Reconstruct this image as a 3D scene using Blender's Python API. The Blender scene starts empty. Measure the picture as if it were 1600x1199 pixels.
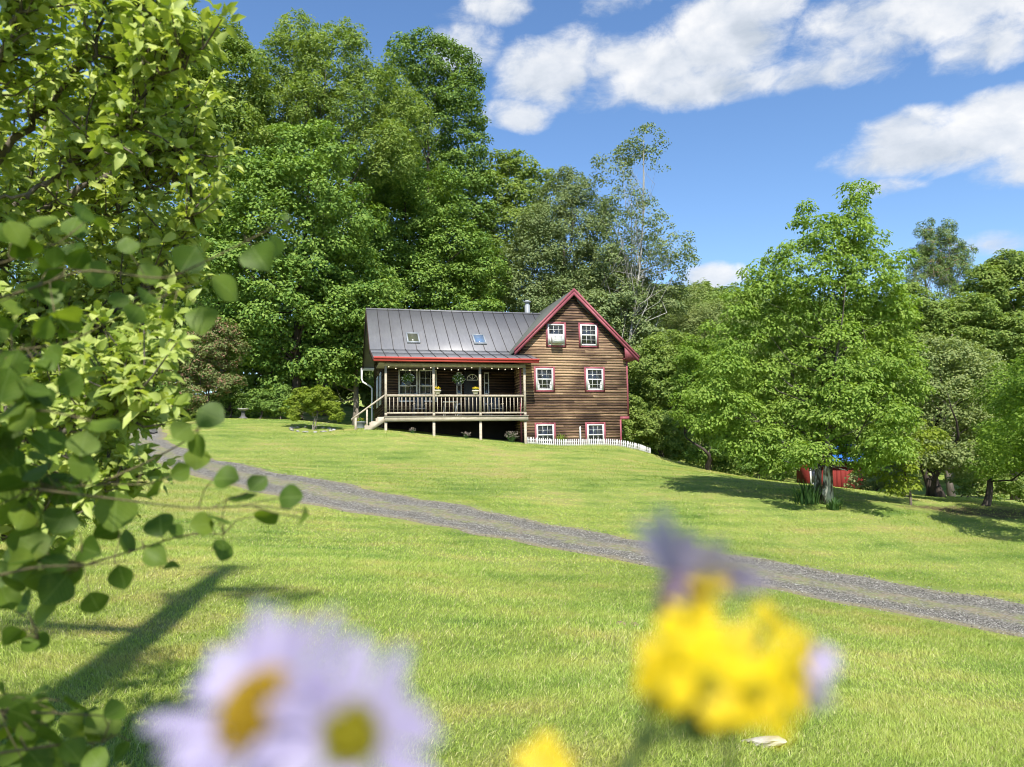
import bpy, bmesh, math, random
import numpy as np
from mathutils import Vector, Matrix

random.seed(5)
rng = np.random.default_rng(11)
SC = bpy.context.scene
COL = SC.collection
rad = math.radians

# ------------------------------------------------------------------ camera model
F, CX, CY = 1200.0, 800.0, 599.5
PITCH, ROLL = rad(5.5), rad(1.0)
EYE = np.array((0.0, 0.0, 1.7))


def ray(px, py):
    a = (px - CX) / F
    b = (CY - py) / F
    a, b = a * math.cos(ROLL) + b * math.sin(ROLL), -a * math.sin(ROLL) + b * math.cos(ROLL)
    return np.array((a, math.cos(PITCH) - b * math.sin(PITCH), math.sin(PITCH) + b * math.cos(PITCH)))


def at(px, py, Y):
    d = ray(px, py)
    return EYE + d * (Y / d[1])


# sun: behind the camera, a little to its right
SUN_EL = rad(50)
SH = np.array((-0.13, 1.0)) / math.hypot(0.13, 1.0)      # where shadows run on the ground
TO_SUN = np.array((-SH[0] * math.cos(SUN_EL), -SH[1] * math.cos(SUN_EL), math.sin(SUN_EL)))

# ------------------------------------------------------------------ terrain
HA = rad(14)
HU = np.array((math.cos(HA), math.sin(HA), 0.0))
HW = np.array((-math.sin(HA), math.cos(HA), 0.0))
HO = at(603, 650.5, 36.5)                                # front left corner of the porch deck


def house_pt(s, t, h):
    return HO + HU * s + HW * t + np.array((0, 0, h))


CP = [at(*q) for q in [
    (800, 1199, 4.3), (0, 1199, 4.3), (1600, 1199, 5.2), (-400, 1150, 4.6), (2000, 1190, 6.0),
    (400, 885, 10.6), (100, 950, 8.0), (700, 1000, 7.4), (1200, 1050, 7.6),
    (1000, 890, 14.0), (1600, 1000, 12.0), (1300, 942, 13.0),
    (1000, 845, 17.0), (1600, 942, 15.0), (500, 795, 19.0), (500, 757, 22.0), (330, 720, 27.0), (225, 690, 30.0),
    (200, 660, 36.0), (700, 835, 16.5), (700, 785, 20.5),
    (800, 760, 25.0), (1000, 790, 23.0), (1285, 785, 25.0), (1150, 820, 20.5), (1600, 800, 26.0), (1600, 865, 20.0), (1430, 840, 21.0),
    (1060, 728, 38.0), (1160, 746, 35.0), (1330, 765, 34.0), (1450, 775, 31.0), (1750, 800, 30.0),
    (300, 657, 42.0), (450, 656, 40.0), (490, 672, 36.0), (400, 690, 32.0), (600, 720, 30.0), (150, 720, 22.0), (-200, 760, 18.0), (-100, 660, 36.0),
    (870, 715, 33.5), (0, 1100, 5.6),
]]
CP += [house_pt(0, 0, -0.67), house_pt(2.3, 0, -0.94), house_pt(4.6, 0, -1.21), house_pt(6.9, 0, -1.41), house_pt(9.8, 1.0, -1.48),
       house_pt(12.3, 1.1, -1.52), house_pt(13.3, 2.0, -1.75), house_pt(-0.4, 9.5, -0.3), house_pt(13, 9, -2.6), house_pt(-8, 8, 0.35), house_pt(5, 14, 0.2)]
CP += [np.array(q) for q in [(0, -3, 0.0), (-8, -6, 0.5), (8, -6, -0.5), (0, -12, 0.0), (-14, 2, 1.0), (14, 2, -0.9), (-30, 10, 2.5), (30, 10, -2.2),
                             (-40, 40, 5.5), (40, 40, -1.6), (22, 48, -1.5), (10, 60, -1.0), (-15, 60, 6.5), (40, 60, -1), (-40, 60, 8.0), (-3, 2, 0.15), (2, 2, 0.0)]]
CP = np.array(CP)


def _phi(r2):
    return 0.5 * r2 * np.log(r2 + 1e-9)


def _fit():
    n = len(CP)
    d2 = ((CP[:, None, :2] - CP[None, :, :2]) ** 2).sum(-1)
    A = np.zeros((n + 3, n + 3))
    A[:n, :n] = _phi(d2) + np.eye(n) * 1.2
    A[:n, n] = 1
    A[:n, n + 1:] = CP[:, :2]
    A[n:, :n] = A[:n, n:].T
    return np.linalg.solve(A, np.concatenate([CP[:, 2], np.zeros(3)]))


TPS = _fit()


def sstep(a, b, x):
    t = np.clip((x - a) / (b - a), 0, 1)
    return t * t * (3 - 2 * t)


def ground(x, y):
    x = np.asarray(x, float)
    y = np.asarray(y, float)
    xc = np.clip(x, -42, 42).ravel()
    yc = np.clip(y, -13, 62).ravel()
    out = np.empty(xc.shape)
    for i in range(0, len(xc), 40000):
        a, b = xc[i:i + 40000], yc[i:i + 40000]
        d2 = (a[:, None] - CP[None, :, 0]) ** 2 + (b[:, None] - CP[None, :, 1]) ** 2
        out[i:i + 40000] = _phi(d2) @ TPS[:-3] + TPS[-3] + TPS[-2] * a + TPS[-1] * b
    z = out.reshape(x.shape)
    far = 3.0 + 37.0 * sstep(75, 235, y) * (0.55 + 0.45 * np.exp(-((x - 52) / 70.0) ** 2)) + 8 * np.sin(x * 0.03 + 1.0) * sstep(150, 300, y)
    k = sstep(56, 95, y)
    z = z * (1 - k) + far * k
    z = z + 0.035 * np.sin(x * 0.9 + 0.4 * y) * np.sin(y * 0.7 - 0.3 * x)
    return z


def gz(x, y):
    return float(ground(np.array([x]), np.array([y]))[0])


def hit(px, py, lo=3.0, hi=60.0):
    """where the sight line through a spot of the lawn meets the ground"""
    d = ray(px, py)
    d = d / d[1]
    ys = np.linspace(lo, hi, 1200)
    z = EYE[2] + d[2] * ys - ground(d[0] * ys, ys)
    neg = np.where(z < 0)[0]
    y = ys[neg[0]] if len(neg) else ys[int(np.argmin(z))]
    return np.array((d[0] * y, y, gz(d[0] * y, y)))


# ------------------------------------------------------------------ mesh helpers
class MB:
    def __init__(self):
        self.v, self.f, self.n = [], [], 0

    def add(self, v, f):
        v = np.asarray(v, float).reshape(-1, 3)
        self.v.append(v)
        self.f.append((np.asarray(f, np.int64) + self.n) if not isinstance(f, list) else [[i + self.n for i in q] for q in f])
        self.n += len(v)
        return self

    def box(self, a, b):
        x0, y0, z0 = np.minimum(a, b)
        x1, y1, z1 = np.maximum(a, b)
        v = [(x0, y0, z0), (x1, y0, z0), (x1, y1, z0), (x0, y1, z0), (x0, y0, z1), (x1, y0, z1), (x1, y1, z1), (x0, y1, z1)]
        return self.add(v, np.array([(0, 3, 2, 1), (4, 5, 6, 7), (0, 1, 5, 4), (1, 2, 6, 5), (2, 3, 7, 6), (3, 0, 4, 7)]))

    def prism(self, poly, axis, a, b):
        """poly: 2-D outline, extruded along axis (0, 1 or 2) from a to b"""
        n = len(poly)
        v = []
        for w in (a, b):
            for (p, q) in poly:
                r = [p, q]
                r.insert(axis, w)
                v.append(r)
        f = [list(range(n))[::-1], list(range(n, 2 * n))]
        f += [[i, (i + 1) % n, n + (i + 1) % n, n + i] for i in range(n)]
        return self.add(v, f)

    def tube(self, pts, radii, sides=7, cap=True):
        pts = np.asarray(pts, float)
        n = len(pts)
        radii = np.broadcast_to(np.asarray(radii, float), (n,))
        tang = np.gradient(pts, axis=0)
        tang /= np.linalg.norm(tang, axis=1, keepdims=True) + 1e-12
        ref = np.array((0.31, 0.95, 0.07)) if abs(tang[0][2]) > 0.8 else np.array((0.05, 0.1, 1.0))
        a = np.cross(tang, ref)
        a /= np.linalg.norm(a, axis=1, keepdims=True) + 1e-12
        b = np.cross(tang, a)
        th = np.linspace(0, 2 * math.pi, sides, endpoint=False)
        v = pts[:, None, :] + radii[:, None, None] * (np.cos(th)[None, :, None] * a[:, None, :] + np.sin(th)[None, :, None] * b[:, None, :])
        f = []
        for i in range(n - 1):
            for j in range(sides):
                k = (j + 1) % sides
                f.append([i * sides + j, i * sides + k, (i + 1) * sides + k, (i + 1) * sides + j])
        if cap:
            f.append(list(range(sides))[::-1])
            f.append([(n - 1) * sides + j for j in range(sides)])
        return self.add(v.reshape(-1, 3), f)

    def lathe(self, prof, c=(0, 0, 0), n=20):
        v, f = [], []
        for (r, z) in prof:
            for j in range(n):
                t = 2 * math.pi * j / n
                v.append((c[0] + r * math.cos(t), c[1] + r * math.sin(t), c[2] + z))
        for i in range(len(prof) - 1):
            for j in range(n):
                k = (j + 1) % n
                f.append([i * n + j, i * n + k, (i + 1) * n + k, (i + 1) * n + j])
        f.append(list(range(n))[::-1])
        f.append([(len(prof) - 1) * n + j for j in range(n)])
        return self.add(v, f)

    def build(self, name, mat, parent=None, smooth=False):
        me = bpy.data.meshes.new(name)
        V = np.concatenate(self.v)
        tot, idx = [], []
        for f in self.f:
            if isinstance(f, list):
                for q in f:
                    tot.append(np.array([len(q)]))
                    idx.append(np.array(q))
            else:
                tot.append(np.full(len(f), f.shape[1]))
                idx.append(f.ravel())
        tot = np.concatenate(tot)
        idx = np.concatenate(idx)
        me.vertices.add(len(V))
        me.vertices.foreach_set('co', V.ravel())
        me.loops.add(len(idx))
        me.loops.foreach_set('vertex_index', idx.astype(np.int32))
        me.polygons.add(len(tot))
        me.polygons.foreach_set('loop_start', np.concatenate([[0], np.cumsum(tot)[:-1]]).astype(np.int32))
        me.polygons.foreach_set('loop_total', tot.astype(np.int32))
        if smooth:
            me.polygons.foreach_set('use_smooth', np.ones(len(tot), bool))
        me.update(calc_edges=True)
        me.materials.append(mat)
        o = bpy.data.objects.new(name, me)
        COL.objects.link(o)
        if parent is not None:
            o.parent = parent
        return o


def tag(o, label=None, cat=None, group=None, kind=None):
    if label:
        o['label'] = label
    if cat:
        o['category'] = cat
    if group:
        o['group'] = group
    if kind:
        o['kind'] = kind
    return o


def thing(name, label, cat, loc, rz=0.0, group=None):
    o = bpy.data.objects.new(name, None)
    COL.objects.link(o)
    o.location = loc
    o.rotation_euler = (0, 0, rz)
    return tag(o, label, cat, group)


def copy_tree(o, parent=None):
    c = o.copy()
    COL.objects.link(c)
    c.parent = parent
    for ch in o.children:
        copy_tree(ch, c)
    return c


def norm(a):
    return a / (np.linalg.norm(a, axis=-1, keepdims=True) + 1e-12)


def leaf_quads(P, Nr, L, W, fold=0.12, T=None):
    """one folded diamond leaf per point"""
    n = len(P)
    L = np.broadcast_to(L, (n,))[:, None]
    W = np.broadcast_to(W, (n,))[:, None]
    if T is None:
        T = rng.normal(size=(n, 3))
    T = norm(T - Nr * (T * Nr).sum(1, keepdims=True))
    S = np.cross(Nr, T)
    v = np.stack([P - T * L * .5, P + S * W * .5 - T * L * .08 + Nr * fold * W, P + T * L * .5, P - S * W * .5 - T * L * .08 + Nr * fold * W], 1)
    f = np.arange(n * 4).reshape(n, 4)
    return v.reshape(-1, 3), f


def leaf_hex(P, Nr, T, L, W, fold=0.15, curl=0.1):
    """leaf of two halves folded along the midrib; P is its base"""
    n = len(P)
    L = np.broadcast_to(L, (n,))[:, None]
    W = np.broadcast_to(W, (n,))[:, None]
    T = norm(T - Nr * (T * Nr).sum(1, keepdims=True))
    S = np.cross(Nr, T)
    cz = -curl * L * Nr
    base, tip, mid = P, P + T * L + cz * 1.6, P + T * L * .5 - cz * .2
    up = Nr * fold * W
    r1, r2 = P + T * L * .28 + S * W * .46 + up, P + T * L * .68 + S * W * .40 + up + cz * .5
    l1, l2 = P + T * L * .28 - S * W * .46 + up, P + T * L * .68 - S * W * .40 + up + cz * .5
    v = np.stack([base, r1, r2, tip, l2, l1, mid], 1).reshape(-1, 3)
    o = np.arange(n)[:, None] * 7
    quads = np.concatenate([o + np.array([[0, 1, 2, 6]]), o + np.array([[0, 6, 4, 5]])])
    tris = np.concatenate([o + np.array([[6, 2, 3]]), o + np.array([[6, 3, 4]])])
    return v, quads, tris


# ------------------------------------------------------------------ material helpers
class NT:
    def __init__(self, name):
        self.m = bpy.data.materials.new(name)
        self.m.use_nodes = True
        self.t = self.m.node_tree
        self.t.nodes.clear()
        self.out = self.t.nodes.new('ShaderNodeOutputMaterial')

    def n(self, kind, **kw):
        nd = self.t.nodes.new(kind)
        for k, v in kw.items():
            setattr(nd, k, v)
        return nd

    def put(self, sock, v):
        if isinstance(v, bpy.types.NodeSocket):
            self.t.links.new(v, sock)
        elif isinstance(v, (tuple, list)) and len(v) == 3 and sock.type == 'RGBA':
            sock.default_value = (*v, 1)
        else:
            sock.default_value = v

    def coord(self, which='Object'):
        return self.n('ShaderNodeTexCoord').outputs[which]

    def pos(self):
        return self.n('ShaderNodeNewGeometry').outputs['Position']

    def island(self):
        return self.n('ShaderNodeNewGeometry').outputs['Random Per Island']

    def mapv(self, v, scale=(1, 1, 1), loc=(0, 0, 0), rot=(0, 0, 0)):
        m = self.n('ShaderNodeMapping')
        self.put(m.inputs['Vector'], v)
        m.inputs['Scale'].default_value = scale
        m.inputs['Location'].default_value = loc
        m.inputs['Rotation'].default_value = rot
        return m.outputs[0]

    def noise(self, v, scale, detail=4, rough=.55, out='Fac'):
        x = self.n('ShaderNodeTexNoise')
        self.put(x.inputs['Vector'], v)
        x.inputs['Scale'].default_value = scale
        x.inputs['Detail'].default_value = detail
        x.inputs['Roughness'].default_value = rough
        return x.outputs[out]

    def ramp(self, fac, stops):
        r = self.n('ShaderNodeValToRGB')
        self.put(r.inputs[0], fac)
        e = r.color_ramp.elements
        while len(e) < len(stops):
            e.new(0.5)
        for el, (p, c) in zip(e, stops):
            el.position = p
            el.color = (*c, 1) if isinstance(c, (tuple, list)) else (c, c, c, 1)
        return r.outputs[0]

    def math(self, op, a, b=0.0, c=None):
        x = self.n('ShaderNodeMath', operation=op)
        self.put(x.inputs[0], a)
        self.put(x.inputs[1], b)
        if c is not None:
            self.put(x.inputs[2], c)
        return x.outputs[0]

    def mix(self, fac, a, b, blend='MIX'):
        x = self.n('ShaderNodeMix', data_type='RGBA', blend_type=blend)
        self.put(x.inputs[0], fac)
        self.put(x.inputs[6], a)
        self.put(x.inputs[7], b)
        return x.outputs[2]

    def hsv(self, col, h=.5, s=1.0, v=1.0):
        x = self.n('ShaderNodeHueSaturation')
        self.put(x.inputs['Color'], col)
        self.put(x.inputs['Hue'], h)
        self.put(x.inputs['Saturation'], s)
        self.put(x.inputs['Value'], v)
        return x.outputs[0]

    def bump(self, h, strength=.3, dist=.02):
        b = self.n('ShaderNodeBump')
        self.put(b.inputs['Height'], h)
        b.inputs['Strength'].default_value = strength
        b.inputs['Distance'].default_value = dist
        return b.outputs[0]

    def bsdf(self, col, rough=.6, spec=.4, normal=None, metal=0.0, coat=0.0):
        b = self.n('ShaderNodeBsdfPrincipled')
        self.put(b.inputs['Base Color'], col)
        self.put(b.inputs['Roughness'], rough)
        self.put(b.inputs['Metallic'], metal)
        self.put(b.inputs['Specular IOR Level'], spec)
        if normal is not None:
            self.put(b.inputs['Normal'], normal)
        return b.outputs[0]

    def done(self, sh):
        self.t.links.new(sh, self.out.inputs['Surface'])
        return self.m


def leaf_mat(name, c_dark, c_light, trans=.35, rough=.6, spec=.22, patch=.6, brown=None, tcol=(1.3, 1.35, .55)):
    m = NT(name)
    isl = m.island()
    pn = m.noise(m.pos(), patch, 3)
    f = m.math('MULTIPLY_ADD', isl, .55, m.math('MULTIPLY', pn, .55))
    col = m.ramp(f, [(.25, c_dark), (.8, c_light)])
    if brown:
        b = m.math('GREATER_THAN', m.math('FRACT', m.math('MULTIPLY', isl, 37.7)), 1 - brown[0])
        col = m.mix(b, col, brown[1])
    pr = m.bsdf(col, rough, spec)
    tr = m.n('ShaderNodeBsdfTranslucent')
    m.put(tr.inputs[0], m.mix(1.0, col, tcol, 'MULTIPLY'))
    mx = m.n('ShaderNodeMixShader')
    mx.inputs[0].default_value = trans
    m.t.links.new(pr, mx.inputs[1])
    m.t.links.new(tr.outputs[0], mx.inputs[2])
    return m.done(mx.outputs[0])


def bark_mat(name, a, b, scale=6.0, stretch=.25):
    m = NT(name)
    v = m.mapv(m.coord(), (1, 1, stretch))
    n1 = m.noise(v, scale, 6, .65)
    col = m.ramp(n1, [(.35, a), (.65, b)])
    return m.done(m.bsdf(col, .85, .2, m.bump(n1, .6, .03)))


def paint_mat(name, c, rough=.55, wear=.12, spec=.35, scale=3.0):
    m = NT(name)
    n1 = m.noise(m.coord(), scale, 6, .6)
    n2 = m.noise(m.coord(), scale * 14, 3, .6)
    f = m.math('MULTIPLY_ADD', n2, .4, m.math('MULTIPLY', n1, .7))
    lo = tuple(x * (1 - wear * 2) for x in c)
    hi = tuple(min(1, x * (1 + wear)) for x in c)
    return m.done(m.bsdf(m.ramp(f, [(.35, lo), (.75, hi)]), rough, spec, m.bump(n2, .12, .004)))
# ------------------------------------------------------------------ camera, sun, sky
cam = bpy.data.cameras.new('camera')
co = bpy.data.objects.new('camera', cam)
COL.objects.link(co)
_f = np.array((0, math.cos(PITCH), math.sin(PITCH)))
_u = np.array((0, -math.sin(PITCH), math.cos(PITCH)))
_r = np.array((1.0, 0, 0))
_r2, _u2 = _r * math.cos(ROLL) - _u * math.sin(ROLL), _r * math.sin(ROLL) + _u * math.cos(ROLL)
M = Matrix(((_r2[0], _u2[0], -_f[0], EYE[0]), (_r2[1], _u2[1], -_f[1], EYE[1]), (_r2[2], _u2[2], -_f[2], EYE[2]), (0, 0, 0, 1)))
co.matrix_world = M
cam.sensor_width = 36
cam.lens = 27
cam.clip_start = 0.01
cam.clip_end = 3000
cam.dof.use_dof = True
cam.dof.focus_distance = 30
cam.dof.aperture_fstop = 5.4
SC.camera = co

sun = bpy.data.lights.new('sun', 'SUN')
sun.energy = 4.8
sun.angle = rad(0.53)
sun.color = (1.0, 0.95, 0.86)
so = bpy.data.objects.new('sun', sun)
COL.objects.link(so)
so.rotation_euler = Vector(TO_SUN).to_track_quat('Z', 'Y').to_euler()

w = bpy.data.worlds.new('World')
SC.world = w
w.use_nodes = True


class WT(NT):
    def __init__(self, world):
        self.t = world.node_tree
        self.t.nodes.clear()
        self.out = self.t.nodes.new('ShaderNodeOutputWorld')


k = WT(w)
sky = k.n('ShaderNodeTexSky', sky_type='NISHITA')
sky.sun_disc = False
sky.sun_elevation = SUN_EL
sky.sun_rotation = math.atan2(TO_SUN[0], TO_SUN[1])
sky.altitude = 300
sky.air_density = 1.0
sky.dust_density = 0.35
sky.ozone_density = 2.0
g = k.coord('Generated')
sep = k.n('ShaderNodeSeparateXYZ')
k.put(sep.inputs[0], g)
el = k.math('ARCSINE', sep.outputs[2])
az = k.math('ARCTAN2', sep.outputs[0], sep.outputs[1])
comb = k.n('ShaderNodeCombineXYZ')
k.put(comb.inputs[0], az)
k.put(comb.inputs[1], k.math('MULTIPLY', el, 1.6))
cv = comb.outputs[0]
warp = k.n('ShaderNodeVectorMath', operation='MULTIPLY_ADD')
k.put(warp.inputs[0], k.noise(cv, 9, 3, .5, 'Color'))
warp.inputs[1].default_value = (.07, .05, .0)
k.put(warp.inputs[2], cv)
wv = warp.outputs[0]
n_main = k.noise(wv, 8.5, 10, .60)
up = k.n('ShaderNodeVectorMath', operation='ADD')
k.put(up.inputs[0], wv)
up.inputs[1].default_value = (-.012, .05, 0)
n_up = k.noise(up.outputs[0], 8.0, 6, .52)
# big cumulus banks: (px, py, half width, half height, weight)
BANKS = [(1130, 62, 105, 62, 1.0), (1000, 108, 120, 60, 1.0), (865, 112, 95, 52, .95), (1060, 140, 190, 30, .75), (810, 180, 55, 24, .8), (1190, 15, 60, 40, .8),
         (1430, 25, 180, 50, .95), (1310, 108, 110, 26, .65), (1540, 62, 70, 34, .75), (1480, 228, 140, 36, 1.1), (1565, 198, 85, 42, 1.1), (1420, 212, 66, 32, 1.0),
         (965, 4, 70, 22, .7), (1112, 432, 52, 26, 1.3), (1580, 374, 75, 20, .62), (730, 75, 62, 36, .62), (760, 15, 90, 22, .5), (900, 60, 60, 25, .5), (1380, 290, 60, 16, .55), (1750, 220, 150, 50, 1.1), (300, -180, 200, 60, .8)]
field = None
hgt = None
for (px, py, rx, ry, wt) in BANKS:
    d = ray(px, py)
    d /= np.linalg.norm(d)
    a0, e0 = math.atan2(d[0], d[1]), math.asin(d[2])
    a = k.math('MULTIPLY', k.math('SUBTRACT', az, a0), F / rx * .92)
    b = k.math('MULTIPLY', k.math('SUBTRACT', el, e0), F / ry * .92)
    q = k.math('MULTIPLY_ADD', a, a, k.math('MULTIPLY', b, b))
    fl = k.math('MULTIPLY', k.math('MAXIMUM', k.math('SUBTRACT', 1.25, q), -1.1), wt)
    hh = k.math('MULTIPLY', k.math('MAXIMUM', k.math('SUBTRACT', 1.25, q), 0.0), b)
    field = fl if field is None else k.math('MAXIMUM', field, fl)
    hgt = hh if hgt is None else k.math('ADD', hgt, hh)
cover = k.math('ADD', k.math('MULTIPLY', field, .50), k.math('MULTIPLY', k.math('SUBTRACT', n_main, .5), 1.45))
mask = k.n('ShaderNodeMapRange', interpolation_type='SMOOTHSTEP')
k.put(mask.inputs[0], cover)
mask.inputs[1].default_value = .07
mask.inputs[2].default_value = .50
mask.inputs[4].default_value = .93
relief = k.math('ADD', k.math('MULTIPLY', k.math('SUBTRACT', n_main, n_up), 1.6), k.math('MULTIPLY', hgt, .22))
ccol = k.ramp(k.math('ADD', relief, .45), [(.1, (.58, .64, .72)), (.45, (.78, .82, .88)), (.78, (1.0, 1.0, 1.0))])
cl = k.mix(1.0, ccol, (4.6, 4.6, 4.6), 'MULTIPLY')
blue = k.hsv(sky.outputs[0], .503, 1.14, .93)
bg = k.n('ShaderNodeBackground')
k.put(bg.inputs['Color'], k.mix(mask.outputs[0], blue, cl))
bg.inputs['Strength'].default_value = 0.125
k.t.links.new(bg.outputs[0], k.out.inputs['Surface'])

SC.view_settings.view_transform = 'Standard'
SC.view_settings.look = 'None'
SC.view_settings.gamma = 1
SC.view_settings.use_curve_mapping = False
SC.view_settings.exposure = 0.85
SC.cycles.use_denoising = True
SC.cycles.filter_width = 1.0
SC.cycles.max_bounces = 4
SC.cycles.diffuse_bounces = 3
SC.cycles.glossy_bounces = 2
SC.cycles.transmission_bounces = 3
SC.cycles.transparent_max_bounces = 4
SC.cycles.use_adaptive_sampling = True
SC.cycles.adaptive_threshold = 0.02

# ------------------------------------------------------------------ ground
def axis(a, b, step, lim, grow=1.16):
    xs = list(np.arange(a, b + step * .5, step))
    s = step
    while xs[-1] < lim[1]:
        s *= grow
        xs.append(xs[-1] + s)
    s = step
    while xs[0] > lim[0]:
        s *= grow
        xs.insert(0, xs[0] - s)
    return np.array(xs)


gx = axis(-24, 30, .4, (-420, 420))
gy = axis(-6, 46, .4, (-60, 520))
GX, GY = np.meshgrid(gx, gy)
GZ = ground(GX, GY)
mb = MB()
nx, ny = len(gx), len(gy)
ii = np.arange(nx * ny).reshape(ny, nx)
mb.add(np.stack([GX, GY, GZ], -1).reshape(-1, 3), np.stack([ii[:-1, :-1], ii[:-1, 1:], ii[1:, 1:], ii[1:, :-1]], -1).reshape(-1, 4))


def lawn_color(m):
    """turf colour by place: fresh and dry patches, mowing passes, worn and leaf-strewn soil under the apple trees"""
    p = m.pos()
    big = m.noise(p, .35, 4, .6)
    mid = m.noise(p, 1.7, 4, .65)
    mow = m.n('ShaderNodeTexWave', wave_type='BANDS', bands_direction='X')
    m.put(mow.inputs['Vector'], m.mapv(p, rot=(0, 0, rad(68))))
    mow.inputs['Scale'].default_value = .28
    mow.inputs['Distortion'].default_value = 2.2
    mow.inputs['Detail'].default_value = 2
    mow.inputs['Detail Scale'].default_value = .6
    f = m.math('ADD', m.math('MULTIPLY', big, .92), m.math('MULTIPLY_ADD', mid, .33, m.math('MULTIPLY_ADD', mow.outputs['Fac'], .10, -.135)))
    return m.ramp(f, [(.34, (.135, .225, .046)), (.45, (.235, .315, .070)), (.57, (.315, .370, .095)), (.67, (.385, .375, .120)), (.78, (.45, .37, .16))]), mid


m = NT('turf_soil')
c, mid = lawn_color(m)
fine = m.noise(m.pos(), 42, 4, .7)
soil = m.n('ShaderNodeVectorMath', operation='DISTANCE')
m.put(soil.inputs[0], m.mapv(m.pos(), (.17, .42, 0)))
soil.inputs[1].default_value = (15.5 * .17, 25.5 * .42, 0)
sm = m.ramp(m.math('ADD', soil.outputs['Value'], m.math('MULTIPLY', mid, .9)), [(.75, 1.0), (1.25, 0.0)])
c = m.mix(m.math('MULTIPLY', fine, .55), c, (.055, .075, .018))
c = m.mix(m.math('MULTIPLY', sm, .85), c, m.mix(fine, (.05, .035, .02), (.16, .11, .065)))
M_GROUND = m.done(m.bsdf(c, .95, .1, m.bump(fine, .9, .05)))
tag(mb.build('ground', M_GROUND, smooth=True), kind='structure')

# driveway: two edges seen in the photograph, dropped on the terrain
far_e = [(1780, 972), (1600, 941), (1400, 906), (1200, 874), (1000, 844), (800, 803), (600, 766), (450, 741), (330, 713), (268, 690), (262, 672), (262, 663)]
near_e = [(1780, 1036), (1600, 999), (1400, 962), (1200, 923), (1000, 887), (800, 848), (600, 811), (450, 783), (330, 757), (240, 727), (170, 690), (120, 668)]
FE = np.array([hit(*q, lo=6) for q in far_e])
NE = np.array([hit(*q, lo=6) for q in near_e])


def resample(P, n):
    t = np.concatenate([[0], np.cumsum(np.linalg.norm(np.diff(P[:, :2], axis=0), axis=1))])
    t /= t[-1]
    u = np.linspace(0, 1, n)
    return np.stack([np.interp(u, t, P[:, i]) for i in range(3)], 1)


def smooth(P, k=9):
    Q = np.pad(P, ((k, k), (0, 0)), mode='edge')
    ker = np.ones(2 * k + 1) / (2 * k + 1)
    return np.stack([np.convolve(Q[:, i], ker, 'valid') for i in range(3)], 1)


ND, MD = 240, 15
FEs, NEs = smooth(resample(FE, ND)), smooth(resample(NE, ND))
wob = np.cumsum(rng.normal(size=(ND, 2)), 0) * .0
wf = -.10 + .10 * np.sin(np.arange(ND) * .21) + .07 * np.sin(np.arange(ND) * .47 + 1) + .04 * np.sin(np.arange(ND) * .9)
wn = -.08 + .10 * np.sin(np.arange(ND) * .17 + 2) + .07 * np.sin(np.arange(ND) * .53) + .04 * np.sin(np.arange(ND) * .7)
across = FEs - NEs
wid = np.linalg.norm(across[:, :2], axis=1)
FEs = FEs + across * (wf / wid)[:, None]
NEs = NEs - across * (wn / wid)[:, None]
tt = np.linspace(0, 1, MD)
DP = NEs[:, None, :] * (1 - tt)[None, :, None] + FEs[:, None, :] * tt[None, :, None]
DP[:, :, 2] = ground(DP[:, :, 0], DP[:, :, 1]) + .022 - .045 * np.clip((np.abs(tt - .5) - .42) / .08, 0, 1) ** 2 - .012 * np.exp(-((tt - .27) / .13) ** 2) - .012 * np.exp(-((tt - .76) / .13) ** 2)
mb = MB()
ii = np.arange(ND * MD).reshape(ND, MD)
mb.add(DP.reshape(-1, 3), np.stack([ii[:-1, :-1], ii[1:, :-1], ii[1:, 1:], ii[:-1, 1:]], -1).reshape(-1, 4))
m = NT('driveway_gravel')
uv = m.n('ShaderNodeAttribute', attribute_name='across').outputs['Fac']
p = m.pos()
vor = m.n('ShaderNodeTexVoronoi')
m.put(vor.inputs['Vector'], p)
vor.inputs['Scale'].default_value = 32
nb = m.noise(p, 1.3, 5, .65)
nf = m.noise(p, 60, 3, .7)
stone = m.ramp(vor.outputs['Color'], [(.1, (.064, .060, .054)), (.5, (.165, .156, .132)), (.9, (.38, .365, .325))])
stone = m.mix(m.math('MULTIPLY', nb, .5), stone, (.15, .135, .11))
cen = m.math('ABSOLUTE', m.math('SUBTRACT', uv, .5))
strip = m.ramp(m.math('ADD', cen, m.math('MULTIPLY', m.math('SUBTRACT', nb, .5), .35)), [(.08, 1.0), (.17, 0.0)])
edge = m.ramp(m.math('ADD', cen, m.math('MULTIPLY', m.math('SUBTRACT', nb, .5), .25)), [(.33, 0.0), (.47, 1.0)])
dirt = m.mix(nf, (.21, .165, .10), (.34, .28, .17))
blot = m.ramp(m.noise(p, 5.0, 5, .7), [(.40, .25), (.58, 1.0)])
dirt = m.mix(m.ramp(m.noise(p, 3.2, 4, .7), [(.42, 0.0), (.55, .8)]), dirt, (.20, .24, .065))
c = m.mix(m.math('MULTIPLY', m.math('MULTIPLY', strip, blot), .72), stone, dirt)
c = m.mix(m.math('MULTIPLY', edge, .85), c, m.mix(nf, (.22, .17, .11), (.27, .25, .11)))
M_DRIVE = m.done(m.bsdf(c, .9, .2, m.bump(m.math('ADD', vor.outputs['Distance'], nf), .8, .03)))
dr = tag(mb.build('driveway', M_DRIVE, smooth=True), kind='structure')
at_ = dr.data.attributes.new('across', 'FLOAT', 'POINT')
at_.data.foreach_set('value', np.tile(tt, ND).astype(np.float32))

_DC = .5 * (NEs + FEs)


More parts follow.
